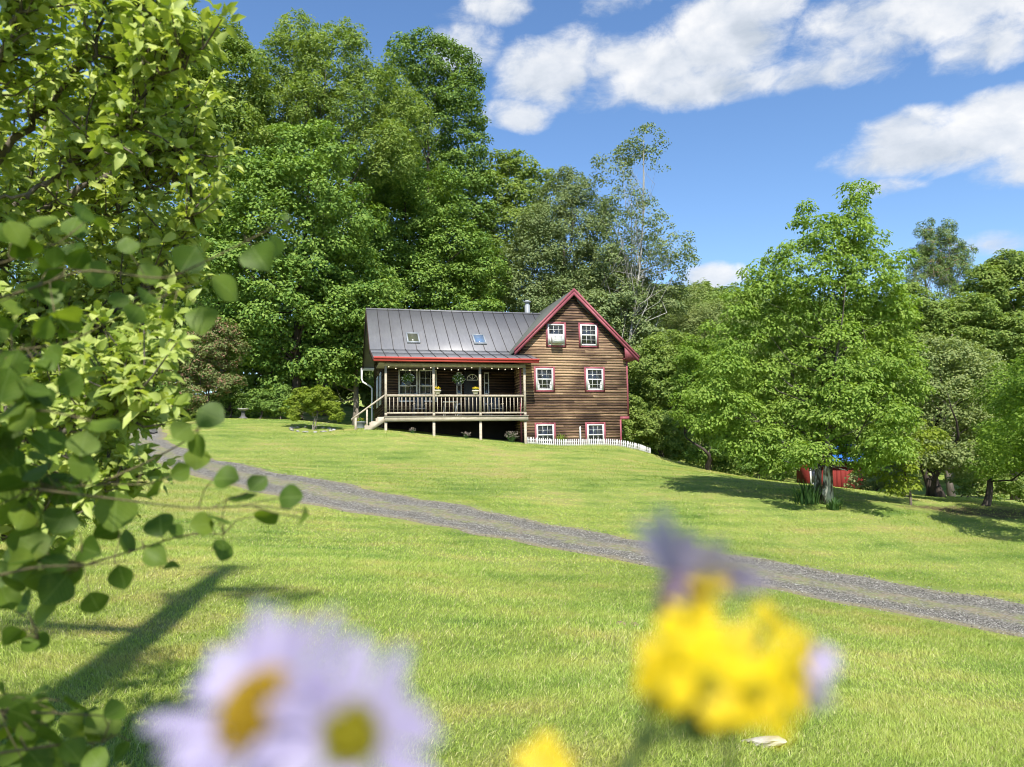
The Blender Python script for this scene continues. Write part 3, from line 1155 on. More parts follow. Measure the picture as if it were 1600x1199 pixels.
# steps at the left end of the deck
mb = MB()
for i in range(3):
    mb.box((-.10 - .30 * (i + 1), .05, -.03 - .2 * (i + 1)), (-.10 - .30 * i, 1.15, -.2 * (i + 1)))
st = H(mb, 'porch_steps', M_DECK)
for t in (.0, 1.155):
    mb = MB()
    mb.prism([(-.055, -.035), (-.40, -.035), (-.40, -.235), (-.70, -.235), (-.70, -.435), (-1.0, -.435), (-1.0, -.80), (-.86, -.80), (-.055, -.27)], 1, t, t + .045)
    H(mb, 'stringer', M_DECK, st)
mb = MB()
v0, v1 = np.array((-.06, .10, 1.0)), np.array((-1.62, .10, -.16))
mb.add([tuple(v0 + d) for d in ((0, -.04, -.05), (0, .04, -.05), (0, .04, .05), (0, -.04, .05))] + [tuple(v1 + d) for d in ((0, -.04, -.05), (0, .04, -.05), (0, .04, .05), (0, -.04, .05))],
       np.array([(0, 1, 2, 3), (7, 6, 5, 4), (0, 4, 5, 1), (1, 5, 6, 2), (2, 6, 7, 3), (3, 7, 4, 0)]))
mb.box((-1.46, .06, -.95), (-1.36, .14, -.05))
mb.box((-.92, .06, -.85), (-.84, .14, .32))
H(mb, 'hand_rail', M_PORCH, st)

# down pipe at the back left corner, with the gutter end
mb = MB()
hb = 3.32
mb.tube([(-.66, 9.45, hb - .05), (-.66, 9.45, hb - .55), (-.60, 9.44, hb - .75), (-.16, 9.36, hb - 1.02), (-.06, 9.30, hb - 1.15), (-.06, 9.30, -.15), (-.10, 9.28, -.35), (-.35, 9.2, -.48)], .055, 10)
mb.box((-.72, 9.42, hb - .06), (GC, 9.58, hb + .10))
H(mb, 'down_pipe', M_GREYWHITE, None, True)


def house_thing(name, label, cat, s, t, h, group=None):
    return thing(name, label, cat, tuple(house_pt(s, t, h)), HA, group)


# ------------------------------------------------------------------ things about the house
ac = house_thing('air_conditioner', 'white window air conditioner below the sash of the upper left gable window', 'air conditioner', 8.915, GT - .10, 3.83)
mb = MB()
mb.box((-.30, -.34, -.02), (.30, .02, .42))
mb.build('casing', M_WHITE, ac)
mb = MB()
for i in range(7):
    mb.box((-.22, -.352, .06 + i * .042), (.22, -.341, .085 + i * .042))
mb.build('grille', M_GREYWHITE, ac)
mb = MB()
mb.box((-.31, -.02, .401), (.31, .02, .46))
mb.box((-.38, -.01, .0), (-.281, .015, .46))
mb.box((.281, -.01, .0), (.38, .015, .46))
mb.build('side_panel', M_WHITE, ac)

M_LEAFBRIGHT = leaf_mat('basket_foliage', (.06, .13, .02), (.14, .24, .04))
M_PETALWHITE = leaf_mat('white_petal', (.62, .64, .56), (.82, .82, .76), .2, tcol=(1, 1, 1))
M_PETALYEL = leaf_mat('yellow_petal', (.68, .47, .02), (.85, .66, .04), .3, tcol=(1, 1, .8))
M_POT = paint_mat('pale_clay_pot', (.58, .52, .44), .7, .1)
M_DARKPOT = paint_mat('dark_grey_pot', (.06, .07, .085), .5, .1)
M_CORD = paint_mat('dark_cord', (.03, .03, .03), .7, .1)


def tuft(c, r, n, L, W, flat=.8, up=.6):
    d = norm(rng.normal(size=(n, 3)))
    P = np.array(c) + d * np.array((1, 1, flat)) * (r * rng.uniform(.35, 1, (n, 1)))
    Nr = norm(d * .6 + np.array((0, 0, up)) + rng.normal(0, .45, (n, 3)))
    return leaf_quads(P, Nr, L * rng.uniform(.7, 1.3, n), W * rng.uniform(.7, 1.3, n))


for (s, lab) in ((1.12, 'hanging basket of white flowers in front of the wide porch window'), (3.62, 'hanging basket of pale flowers in front of the narrow light beside the door')):
    hbk = house_thing('hanging_basket', lab, 'hanging basket', s, .55, 1.50, 'hanging baskets on the porch')
    mb = MB().lathe([(.07, .02), (.13, .10), (.165, .24), (.15, .24), (.05, .1)], n=16)
    mb.build('pot', M_DARKPOT, hbk, True)
    mb = MB()
    for a in range(3):
        th = a * 2.1
        mb.tube([(.15 * math.cos(th), .15 * math.sin(th), .24), (0, 0, .92)], .006, 5)
    mb.tube([(0, 0, .9), (0, 0, 1.055)], .008, 5)
    mb.build('hanger', M_CORD, hbk)
    mb = MB().add(*tuft((0, 0, .38), .32, 700, .09, .05, .85))
    mb.build('foliage', M_LEAFBRIGHT, hbk)
    mb = MB().add(*tuft((0, 0, .36), .35, 170, .075, .07, .8, .3))
    mb.build('blossoms', M_PETALWHITE, hbk)

for (s, lab) in ((2.49, 'pale flower pot with yellow blooms on the rail beside the second porch post'), (4.37, 'pale flower pot with yellow blooms on the rail in front of the door')):
    fp = house_thing('flower_pot', lab, 'flower pot', s, .075, 1.042, 'flower pots on the porch rail')
    MB().lathe([(.08, 0), (.12, .05), (.15, .16), (.18, .165), (.18, .22), (.15, .22), (.13, .18)], n=18).build('pot', M_POT, fp, True)
    MB().add(*tuft((0, 0, .27), .15, 170, .07, .04, .6)).build('foliage', M_LEAFBRIGHT, fp)
    MB().add(*tuft((0, 0, .31), .17, 170, .06, .055, .5)).build('blossoms', M_PETALYEL, fp)

sl = house_thing('string_lights', 'cord of small round bulbs draped under the porch ceiling', 'string lights', 0, .3, 0)
mb = MB()
bulbs = []
pts = []
for i in range(61):
    s = .05 + 6.8 * i / 60
    z = 2.50 - .16 * abs(math.sin(s * 1.36)) - .05 * math.sin(s * .9)
    pts.append((s, .0, z))
    if i % 3 == 1:
        bulbs.append((s, .0, z - .05))
mb.tube(pts, .006, 5)
mb.build('cord', M_CORD, sl)
mbb = MB().lathe([(.006, .03), (.02, .015), (.027, 0), (.02, -.02), (.005, -.028)], n=10)
b0 = None
for q in bulbs:
    if b0 is None:
        b0 = mbb.build('bulb', M_BULB, sl, True)
        o = b0
    else:
        o = b0.copy()
        COL.objects.link(o)
        o.parent = sl
    o.location = q

tb = house_thing('porch_table', 'small pale table behind the middle porch railing', 'table', 3.2, .62, .002)
MB().box((-.34, -.28, .70), (.34, .28, .745)).build('table_top', M_WHITE, tb)
for sx in (-.29, .29):
    for sy in (-.23, .23):
        MB().tube([(sx * 1.05, sy * 1.05, 0), (sx * .9, sy * .9, .698)], .022, 8).build('leg', M_WHITE, tb)
for (s, lab) in ((1.72, 'dark slatted armchair behind the left porch railing'), (5.6, 'dark slatted armchair behind the right porch railing')):
    ch = house_thing('porch_chair', lab, 'chair', s, .95, .002, 'armchairs on the porch')
    MB().box((-.27, -.25, .38), (.27, .27, .42)).build('seat', M_DARKPOT, ch)
    mb = MB()
    for i in range(5):
        mb.box((-.25 + i * .105, .24, .45), (-.25 + i * .105 + .085, .27, 1.0))
    mb.box((-.27, .271, .9), (.27, .30, .97))
    mb.box((-.27, .271, .46), (.27, .30, .53))
    mb.build('backrest', M_DARKPOT, ch)
    for sx in (-.29, .29):
        MB().box((sx - .04, -.30, .62), (sx + .04, .26, .65)).build('armrest', M_PORCH, ch)
        for sy in (-.24, .22):
            MB().box((sx - .025, sy - .025, 0), (sx + .025, sy + .025, .619)).build('leg', M_DARKPOT, ch)

gb = house_thing('galvanised_tub', 'grey metal tub with a yellow flowering plant beside the porch steps', 'tub', -1.15, 1.1, -.62)
MB().lathe([(.20, -.25), (.22, .0), (.26, .36), (.285, .37), (.285, .41), (.24, .41), (.22, .34)], n=20).build('tub', M_GREYMETAL, gb, True)
MB().add(*tuft((0, 0, .50), .20, 220, .09, .04, .7)).build('foliage', M_LEAFBRIGHT, gb)
MB().add(*tuft((0, 0, .52), .18, 40, .06, .05, .7)).build('blossoms', M_PETALYEL, gb)

stk = house_thing('white_stake', 'slim white stake between the two ground floor gable windows', 'stake', 10.06, 1.0, -1.6)
mb = MB().box((-.035, -.02, -.3), (.035, .02, 1.06))
mb.prism([(-.035, 1.06), (.035, 1.06), (0, 1.11)], 1, -.02, .02)
mb.build('post', M_WHITE, stk)

# picket fence: along the gable front, then turning back
pf = thing('picket_fence', 'low white picket fence along the foot of the gable wall', 'fence', tuple(house_pt(7.0, .55, -1.5)), 0)
PF0 = np.array(pf.location)
line = [house_pt(7.02 + i * (5.75 / 56), .55, 0) for i in range(57)] + [house_pt(12.80 + .085 * i, .55 + .05 * i, 0) for i in range(1, 16)]
tops = []
mb = MB().prism([(-.022, -.12), (.022, -.12), (.022, .30), (0, .35), (-.022, .30)], 1, -.009, .009)
p0 = None
for i, q in enumerate(line):
    z = gz(q[0], q[1])
    tops.append((q[0], q[1], z))
    if p0 is None:
        p0 = mb.build('picket', M_WHITE, pf)
        o = p0
    else:
        o = p0.copy()
        COL.objects.link(o)
        o.parent = pf
    o.location = Vector((q[0], q[1], z)) - Vector(PF0)
    o.rotation_euler = (rng.normal(0, .03), rng.normal(0, .035), HA + (rad(28) if i > 56 else 0))
tops = np.array(tops) - PF0
for dz in (.07, .22):
    mb = MB()
    mb.tube(tops + np.array((-HW[0] * -.02, HW[1] * .02, dz)), .014, 5)
    mb.build('rail', M_WHITE, pf)


def blade_clump(n, r, h, wd, spread=.5):
    """upright arching strap leaves round a crown"""
    mb = MB()
    for i in range(n):
        th = rng.uniform(0, 6.28)
        d = np.array((math.cos(th), math.sin(th), 0))
        b = d * r * rng.random() * .6
        hh = h * rng.uniform(.6, 1.15)
        sp = spread * rng.uniform(.2, 1.2)
        side = np.array((-d[1], d[0], 0)) * wd
        pts = [b + d * sp * hh * q ** 2 + np.array((0, 0, 1)) * hh * (q - .28 * sp * q ** 3) for q in (0, .35, .7, 1.0)]
        v = []
        for q, p_ in zip((1, .95, .7, .06), pts):
            v += [p_ - side * q, p_ + side * q]
        mb.add(v, [[0, 1, 3, 2], [2, 3, 5, 4], [4, 5, 7, 6]])
    return mb


M_STRAP = leaf_mat('strap_leaf', (.12, .19, .025), (.30, .36, .06), .35)
M_STRAPDK = leaf_mat('iris_leaf', (.035, .085, .022), (.075, .15, .04), .3)
M_DRY = leaf_mat('dry_flower', (.20, .155, .13), (.40, .34, .30), .2, tcol=(1, 1, 1))


def plant_at(name, label, cat, loc, mb, mat, part, group=None):
    r = thing(name, label, cat, tuple(loc), 0, group)
    mb.build(part, mat, r)
    return r


q = house_pt(8.95, .75, 0)
plant_at('daylily', 'yellow green daylily clump behind the picket fence under the left window', 'plant', (q[0], q[1], gz(q[0], q[1])), blade_clump(60, .25, .62, .018, .6), M_STRAP, 'leaves')
for (s, t, r, h, n, lab) in ((6.15, .1, .40, .50, 90, 'dry flowering plant with pale seed heads under the right end of the porch'), (3.85, .0, .22, .30, 36, 'small pale weed in front of the dark space below the porch middle'), (1.25, .0, .15, .25, 22, 'tiny pale weed at the foot of the porch near its left end')):
    q = house_pt(s, t, 0)
    r_ = thing('seed_head_plant', lab, 'plant', (q[0], q[1], gz(q[0], q[1])), 0, 'pale weeds along the porch foot')
    mb = MB()
    hd = MB()
    for i in range(n):
        th = rng.uniform(0, 6.28)
        e = np.array((math.cos(th) * r, math.sin(th) * r * .6, h * rng.uniform(.5, 1.1))) * np.array((rng.random(), rng.random(), 1))
        mb.tube([(e[0] * .2, e[1] * .2, -.03), (e[0] * .6, e[1] * .6, e[2] * .6), e], .005, 4, False)
        hd.add(*tuft(e, .04, 7, .05, .03))
    mb.build('stems', M_STRAPDK, r_)
    hd.build('seed_heads', M_DRY, r_)
# ------------------------------------------------------------------ trees
BARK = bark_mat('grey_brown_bark', (.05, .042, .034), (.15, .125, .10))
BARK_DARK = bark_mat('dark_bark', (.022, .018, .015), (.075, .06, .05))
BARK_PALE = bark_mat('pale_lichened_bark', (.13, .12, .10), (.46, .45, .41), 9)
BARK_TAN = bark_mat('tan_bark', (.12, .10, .08), (.28, .245, .20), 5)
LM = dict(
    maple=leaf_mat('maple_leaf', (0.079, 0.166, 0.029), (0.223, 0.323, 0.060), .30, patch=.35),
    darkmaple=leaf_mat('dark_maple_leaf', (0.070, 0.141, 0.031), (0.196, 0.289, 0.057), .25, patch=.35),
    light=leaf_mat('light_ash_leaf', (0.113, 0.189, 0.037), (0.256, 0.324, 0.076), .38, patch=.4),
    linden=leaf_mat('linden_leaf', (0.138, 0.236, 0.034), (0.270, 0.372, 0.071), .42, patch=.5),
    lime=leaf_mat('lime_leaf', (0.111, 0.199, 0.025), (0.223, 0.323, 0.049), .42, patch=.5),
    grey=leaf_mat('grey_green_leaf', (0.118, 0.175, 0.065), (0.238, 0.286, 0.114), .28, patch=.4),
    willow=leaf_mat('willow_leaf', (0.146, 0.206, 0.070), (0.293, 0.336, 0.125), .35, patch=.5),
    pine=leaf_mat('pine_needles', (.085, .150, .035), (.175, .240, .070), .15, patch=.6, brown=(.05, (0.260, 0.153, 0.075))),
    lilac=leaf_mat('brownish_shrub_leaf', (0.091, 0.135, 0.040), (0.203, 0.239, 0.081), .28, patch=.6, brown=(.22, (0.276, 0.153, 0.106))),
    under=leaf_mat('undergrowth_leaf', (0.076, 0.153, 0.031), (0.214, 0.314, 0.063), .3, patch=.6),
    yellow=leaf_mat('yellow_green_leaf', (.150, .215, .022), (.255, .315, .038), .42, patch=.8),
    wood=leaf_mat('far_wood_leaf', (0.114, 0.180, 0.039), (0.221, 0.300, 0.073), .3, patch=.06),
)


def lobe_clumps(c, R, Y_only_front, cr, gap, rs):
    """centres of leaf clumps spread over one rounded mass of the crown"""
    n = max(8, int(11.5 * (R / cr) ** 2 * gap))
    d = norm(rs.normal(size=(n, 3)))
    keep = (rs.random(n) < np.where(d[:, 1] > .35, .45, 1.0)) & (rs.random(n) < np.where(d[:, 2] < -.5, .5, 1.0))
    d = d[keep]
    rr = R * np.where(rs.random(len(d)) < .22, rs.uniform(.3, .8, len(d)), np.clip(rs.normal(.94, .11, len(d)), .5, 1.18))
    return c + d * rr[:, None] * np.array((1, 1, .92)), d


def crown(lobes, cr=.6, nleaf=80, L=.2, W=.12, gap=1.0, flat=.55, seed=0, up=.55, droop=0.0, hexleaf=False, inner=.25):
    """leaf faces of a crown. lobes: list of (centre, radius). Clumps are flattened caps of leaves"""
    rs = np.random.default_rng(seed)
    Cs, Ds = [], []
    for i, (c, R) in enumerate(lobes):
        C, D = lobe_clumps(np.array(c), R, True, cr, gap, rs)
        ok = np.ones(len(C), bool)
        for j, (c2, R2) in enumerate(lobes):
            if j != i:
                ok &= (np.linalg.norm(C - np.array(c2), axis=1) > R2 * .78) | (rs.random(len(C)) < inner)
        Cs.append(C[ok])
        Ds.append(D[ok])
    C, D = np.concatenate(Cs), np.concatenate(Ds)
    m_ = len(C)
    size = cr * rs.uniform(.6, 1.35, m_)
    cnt = np.maximum(5, (nleaf * (size / cr) ** 2 * rs.uniform(.6, 1.2, m_))).astype(int)
    idx = np.repeat(np.arange(m_), cnt)
    n = len(idx)
    d = norm(rs.normal(size=(n, 3)) + D[idx] * .5 + np.array((0, 0, .35)))
    rad_ = size[idx] * rs.uniform(.3, 1.05, n) ** .6
    off = d * rad_[:, None] * np.array((1, 1, flat))
    off[:, 2] -= droop * (off[:, 0] ** 2 + off[:, 1] ** 2) / size[idx]
    P = C[idx] + off
    Nr = norm(d * .55 + np.array((0, 0, up)) + D[idx] * .25 + rs.normal(0, .38, (n, 3)))
    l = L * rs.uniform(.65, 1.3, n)
    wv_ = W * rs.uniform(.7, 1.25, n)
    if hexleaf:
        T = norm(d * np.array((1, 1, .1)) + np.array((0, 0, -.55)) + rs.normal(0, .35, (n, 3)))
        return leaf_hex(P, Nr, T, l, wv_), C
    return leaf_quads(P, Nr, l, wv_), C


def limbs(mb, base, top, targets, r0, rs, sides=8, wob=.25, nb=26, fork=.35):
    """tapering trunk from base to top with limbs bending up to a selection of leaf clumps"""
    base, top = np.array(base, float), np.array(top, float)
    n = 9
    q = np.linspace(0, 1, n)
    L = np.linalg.norm(top - base)
    pts = base + (top - base) * q[:, None] + np.stack([np.sin(q * 5 + rs.uniform(0, 6)), np.cos(q * 4 + rs.uniform(0, 6)), q * 0], 1) * wob * (q * (1 - q) * 2)[:, None]
    rr = r0 * (1 - .93 * q) * (1 + .5 * np.exp(-q * 22))
    mb.tube(pts, rr, sides)
    if len(targets) == 0:
        return
    sel = rs.choice(len(targets), min(nb, len(targets)), replace=False)
    for i in sel:
        t = targets[i]
        hfrac = np.clip((t[2] - base[2]) / max(L, .1) - rs.uniform(.08, .25), fork * .6, .97)
        a = np.array([np.interp(hfrac, q, pts[:, k_]) for k_ in range(3)])
        ra = np.interp(hfrac, q, rr) * rs.uniform(.28, .48)
        mid1 = a + (t - a) * .35 + np.array((0, 0, -.04 * L * rs.random())) + rs.normal(0, .03 * L, 3)
        mid2 = a + (t - a) * .7 + rs.normal(0, .03 * L, 3)
        mb.tube([a, mid1, mid2, t], [ra, ra * .7, ra * .42, ra * .12], max(4, sides - 3), False)


m = NT('lichened_bark')
_n = m.noise(m.mapv(m.coord(), (1, 1, .3)), 7, 6, .65)
_z = m.n('ShaderNodeSeparateXYZ')
m.put(_z.inputs[0], m.coord())
_l = m.math('MULTIPLY', m.ramp(_n, [(.46, 0.0), (.56, 1.0)]), m.ramp(m.math('MULTIPLY', _z.outputs[2], .33), [(.45, 1.0), (.8, .1)]))
BARK_LICHEN = m.done(m.bsdf(m.mix(_l, m.mix(_n, (.03, .026, .02), (.12, .10, .08)), (.50, .49, .44)), .9, .2, m.bump(_n, .7, .04)))


def tree(name, label, cat, base, lobes_px, Y, mat, bark=BARK, r0=.22, top=None, cr=.6, nleaf=80, L=.2, W=.12, gap=1.0, flat=.55, depth=1.2,
         seed=0, group=None, up=.55, droop=0., hexleaf=False, nb=26, wob=.3, stems=1, inner=.25, vis=True):
    """base: spot where the trunk meets the ground (world x, y); lobes given by where they show at distance Y"""
    rs = np.random.default_rng(seed + 100)
    bx, by = base
    bz = gz(bx, by)
    o = np.array((bx, by, bz))
    lobes = []
    for (px, py, r, *dy) in lobes_px:
        yy = Y + dy[0] if dy else Y + rs.uniform(-1, 1) * depth * r / F * Y * .5
        R = r / F * yy
        p = at(px, py, yy)
        lobes.append((p - o, R))
    root = thing(name, label, cat, (bx, by, bz), 0, group)
    g_, C = crown(lobes, cr, nleaf, L, W, gap, flat, seed, up, droop, hexleaf, inner)
    mb = MB()
    mb.add(g_[0], g_[1])
    if len(g_) == 3:
        mb.f.append(g_[2])
    if top is None:
        k_ = max(range(len(lobes)), key=lambda i: lobes[i][0][2])
        tp = lobes[k_][0]
        allc = np.mean([l[0] for l in lobes], axis=0)
        top = np.array((tp[0] * .6 + allc[0] * .4, tp[1], tp[2]))
    else:
        top = at(*top) - o
    tb_ = MB()
    for s in range(stems):
        off = np.array((math.cos(s * 2.2), math.sin(s * 2.2), 0)) * r0 * (1.1 if stems > 1 else 0)
        limbs(tb_, (off[0], off[1], -.3), top * (1 - .14 * s) + off * 5 * s, C, r0 * (1 - .2 * s), rs, 9, wob, nb // stems)
    tb_.build('trunk', bark, root, True)
    mb.build('crown', mat, root)
    return root


def bp(px, py, Y):
    p = at(px, py, Y)
    return (float(p[0]), float(p[1]))


G1 = 'tall trees of the wood behind the house'
MAP = dict(bark=BARK_DARK, cr=.80, nleaf=105, L=.21, W=.15, nb=30, r0=.30, group=G1)
tree('ash_tree', 'tallest tree of the wood, pale airy crown with fine leaves against the sky', 'tree', bp(505, 640, 50),
     [(470, 62, 38), (525, 100, 62), (445, 105, 45), (590, 150, 55), (520, 175, 70), (440, 165, 55), (630, 195, 48), (560, 215, 60), (480, 230, 55), (600, 240, 50)], 50, LM['light'],
     cr=.62, nleaf=58, L=.27, W=.10, gap=1.0, flat=.8, droop=.35, seed=1, nb=60, r0=.32, group=G1, inner=.35)
tree('maple_tree', 'tall dark maple with rounded knobbly top at the right end of the high wood', 'tree', bp(668, 640, 58),
     [(652, 92, 44), (690, 108, 46), (640, 140, 46), (715, 165, 38), (690, 190, 55), (722, 230, 34), (650, 220, 60), (715, 290, 46), (680, 330, 60), (735, 345, 34), (730, 270, 32), (725, 130, 22), (738, 200, 18), (745, 400, 30), (640, 320, 55), (720, 400, 50)], 58, LM['darkmaple'], seed=2, **MAP)
tree('maple_tree', 'bright green maple top seen between the apple tree and the tall ash', 'tree', bp(360, 640, 47),
     [(345, 62, 34), (372, 110, 45), (325, 130, 55), (395, 170, 45), (300, 90, 45), (350, 210, 65), (400, 240, 45), (300, 220, 60), (270, 60, 50), (230, 140, 60)], 47, LM['light'], seed=3, **MAP)
tree('maple_tree', 'broad dense maple with layered leaf tiers in front of the ash', 'tree', bp(462, 655, 45),
     [(450, 255, 58), (505, 245, 45), (400, 300, 60), (480, 320, 70), (425, 385, 75), (500, 410, 75), (365, 360, 60), (450, 480, 80), (530, 490, 55), (385, 470, 70), (345, 430, 60), (545, 350, 50), (420, 550, 60), (490, 555, 52), (360, 545, 55)], 45, LM['maple'], seed=4, **MAP)
tree('maple_tree', 'dense maple rising directly behind the left half of the metal roof', 'tree', bp(640, 655, 55),
     [(615, 270, 45), (580, 320, 45), (670, 310, 52), (630, 360, 60), (700, 385, 45), (590, 420, 55), (665, 440, 60), (725, 455, 40), (620, 480, 55), (560, 390, 40), (760, 430, 40), (700, 480, 45), (665, 500, 40), (650, 440, 45), (740, 490, 36), (590, 490, 40)], 55, LM['maple'], seed=5, **MAP)
tree('maple_tree', 'maple with straight brown trunk standing just left of the house', 'tree', bp(556, 672, 47),
     [(560, 440, 45), (535, 480, 45), (580, 500, 38), (550, 540, 40), (515, 540, 42), (590, 460, 35), (505, 590, 28), (545, 570, 28)], 47, LM['maple'], BARK_TAN, cr=.75, nleaf=95, L=.22, W=.15, nb=20, r0=.20, seed=6, wob=.05, group=G1)
tree('maple_tree', 'yellow green maple with pointed top right of the tall dark maple', 'tree', bp(815, 640, 60),
     [(815, 262, 27), (790, 290, 30), (835, 295, 30), (775, 258, 18), (812, 320, 36), (770, 330, 26), (800, 370, 48), (770, 410, 42), (840, 350, 30), (760, 370, 25), (790, 450, 45), (850, 275, 16), (770, 300, 26), (830, 410, 45), (760, 460, 36)], 60, LM['light'], cr=.75, nleaf=75, L=.26, W=.16, nb=30, r0=.25, seed=7, group=G1)
tree('wild_cherry_tree', 'grey green finely leaved tree behind the stove pipe', 'tree', bp(880, 640, 56),
     [(890, 292, 24), (868, 320, 30), (915, 330, 30), (850, 360, 38), (900, 370, 42), (940, 385, 28), (830, 410, 40), (880, 420, 50), (930, 430, 38), (820, 460, 36), (870, 470, 45), (925, 475, 42), (880, 285, 18), (935, 345, 26), (950, 420, 30), (905, 300, 20), (860, 400, 40)], 56, LM['grey'], cr=.6, nleaf=80, L=.20, W=.10, flat=.8, nb=40, r0=.22, seed=8, group=G1)
tree('dying_birch_tree', 'thin half bare tree with pale branches and sparse leaves above the gable', 'tree', bp(962, 600, 53),
     [(1012, 222, 26), (990, 240, 20), (958, 262, 30), (1030, 250, 16), (975, 310, 30), (1010, 345, 34), (1045, 385, 34), (1065, 410, 22), (950, 350, 26), (1000, 400, 40), (1040, 430, 26), (960, 400, 30)], 53, LM['grey'], BARK_PALE,
     cr=.55, nleaf=34, L=.20, W=.10, gap=.75, flat=.5, droop=.3, nb=100, r0=.17, top=(1006, 212, 53), seed=9, wob=.8, stems=2, inner=1.0)
G2 = 'bushy trees between the house and the big lawn tree'
tree('willow_tree', 'feathery grey green willow rising behind the right eave', 'tree', bp(1060, 640, 58),
     [(1055, 490, 34), (1090, 480, 32), (1030, 515, 36), (1075, 525, 36), (1115, 510, 34), (1010, 480, 30), (1040, 560, 34), (1120, 540, 40), (1150, 500, 30), (1150, 560, 36)], 58, LM['willow'], cr=.6, nleaf=95, L=.26, W=.06, flat=1.0, droop=.4, nb=22, r0=.2, seed=10, group=G2)
tree('maple_tree', 'dark bushy tree close behind the gable peak', 'tree', bp(950, 640, 54),
     [(930, 500, 40), (965, 470, 36), (985, 510, 38), (1000, 475, 30), (950, 440, 30), (1010, 540, 36), (1040, 470, 26), (985, 445, 24)], 54, LM['grey'], cr=.65, nleaf=95, L=.2, W=.13, nb=20, r0=.2, seed=11, group=G2)
tree('alder_tree', 'bright green rounded tree touching the right wall of the house', 'tree', bp(1030, 680, 49),
     [(1015, 570, 36), (1050, 555, 36), (1000, 610, 34), (1040, 605, 40), (1075, 590, 36), (1000, 650, 34), (1035, 645, 34), (1080, 640, 36), (1100, 590, 34), (1060, 690, 30), (1110, 670, 30)], 49, LM['light'], cr=.55, nleaf=95, L=.17, W=.12, nb=22, r0=.16, seed=12, group=G2)
tree('hazel_bush', 'low hazel bush beyond the end of the picket fence', 'bush', bp(1035, 712, 43),
     [(1000, 672, 26), (1025, 660, 26), (1050, 680, 26), (1012, 690, 22), (1040, 697, 22), (1070, 702, 20), (985, 640, 20)], 43, LM['light'], cr=.4, nleaf=80, L=.15, W=.10, nb=16, r0=.08, seed=13, stems=2, group=G2)
tree('crab_tree', 'tree with a dark arching trunk left of the big lawn tree', 'tree', bp(1112, 728, 38),
     [(1100, 600, 40), (1135, 620, 42), (1085, 640, 34), (1120, 570, 38), (1150, 590, 36), (1120, 665, 30), (1160, 655, 36), (1090, 560, 30)], 38, LM['lime'], BARK_DARK, cr=.45, nleaf=85, L=.14, W=.09, nb=24, r0=.16, top=(1068, 676, 38), wob=.9, seed=14, group=G2)

tree('linden_tree', 'big bright green tree on the lawn with a pale split trunk', 'tree', bp(1283, 786, 25),
     [(1338, 296, 17), (1330, 325, 24), (1258, 322, 10), (1246, 345, 13), (1285, 360, 26), (1325, 365, 30), (1352, 385, 32), (1262, 385, 20), (1225, 392, 18), (1300, 410, 42), (1250, 430, 38), (1360, 430, 40), (1210, 452, 28),
      (1180, 448, 14), (1165, 470, 13), (1300, 480, 60), (1240, 500, 48), (1365, 500, 48), (1195, 510, 36), (1160, 540, 32), (1400, 480, 26), (1310, 560, 65), (1235, 575, 52), (1375, 570, 48), (1180, 590, 42), (1135, 570, 24), (1120, 605, 20),
      (1260, 640, 52), (1330, 640, 58), (1200, 650, 42), (1150, 640, 30), (1390, 635, 36), (1420, 600, 26), (1290, 690, 34), (1220, 690, 30), (1350, 690, 34), (1160, 685, 24), (1125, 650, 18), (1395, 690, 24), (1245, 715, 20, -1.6), (1270, 706, 24, -2), (1205, 720, 18), (1350, 722, 16, -1), (1180, 705, 18), (1275, 700, 20, -2.2),
      (1405, 545, 28), (1108, 612, 26), (1115, 570, 22), (1130, 520, 26), (1150, 480, 24), (1412, 610, 26), (1400, 660, 24), (1385, 700, 20), (1140, 690, 24), (1185, 430, 20), (1410, 500, 18), (1390, 690, 24, -2.6), (1400, 655, 22, -2.6), (1405, 700, 14, -1.8), (1365, 705, 22, -2), (1095, 610, 14), (1270, 520, 50), (1330, 600, 50), (1110, 660, 16), (1385, 430, 16), (1405, 400, 12), (1215, 415, 14)], 25, LM['linden'], BARK_LICHEN,
     cr=.32, nleaf=54, L=.112, W=.068, gap=.88, flat=.42, depth=2.0, droop=.45, nb=70, r0=.15, top=(1325, 335, 25), seed=15, stems=3, hexleaf=True, inner=.3, wob=.25, up=.7)
tree('linden_sapling', 'low yellow green young growth right of the big lawn tree trunk', 'sapling', bp(1418, 785, 26),
     [(1400, 728, 20), (1425, 705, 20), (1370, 722, 14), (1415, 755, 14), (1440, 680, 22), (1385, 755, 10)], 26, LM['yellow'], cr=.3, nleaf=34, L=.13, W=.08, flat=.4, gap=.8, nb=24, r0=.05, seed=16, hexleaf=True, droop=.4, up=.7)
G3 = 'trees at the right edge of the lawn'
for (i, (lab, tops)) in enumerate((('left of two thin pines with bare lower trunks', [(1446, 350, 7), (1445, 366, 10), (1450, 385, 14), (1436, 396, 12), (1456, 405, 12), (1440, 420, 16), (1460, 430, 12), (1430, 440, 12)]),
                                   ('taller right one of two thin pines, crown leaning right', [(1482, 354, 8), (1480, 370, 13), (1490, 385, 13), (1472, 392, 11), (1502, 398, 11), (1480, 410, 18), (1510, 408, 9), (1518, 390, 6), (1494, 425, 18), (1470, 430, 14), (1512, 432, 10), (1480, 452, 14)]))):
    tree('pine_tree', lab, 'pine', bp(1452 + 24 * i, 640, 62), tops, 62, LM['pine'], BARK_TAN, cr=.40, nleaf=75, L=.30, W=.05, gap=.75, flat=1.0, nb=40, r0=.17, seed=20 + i, group='thin pines', up=.4, stems=1 + i)
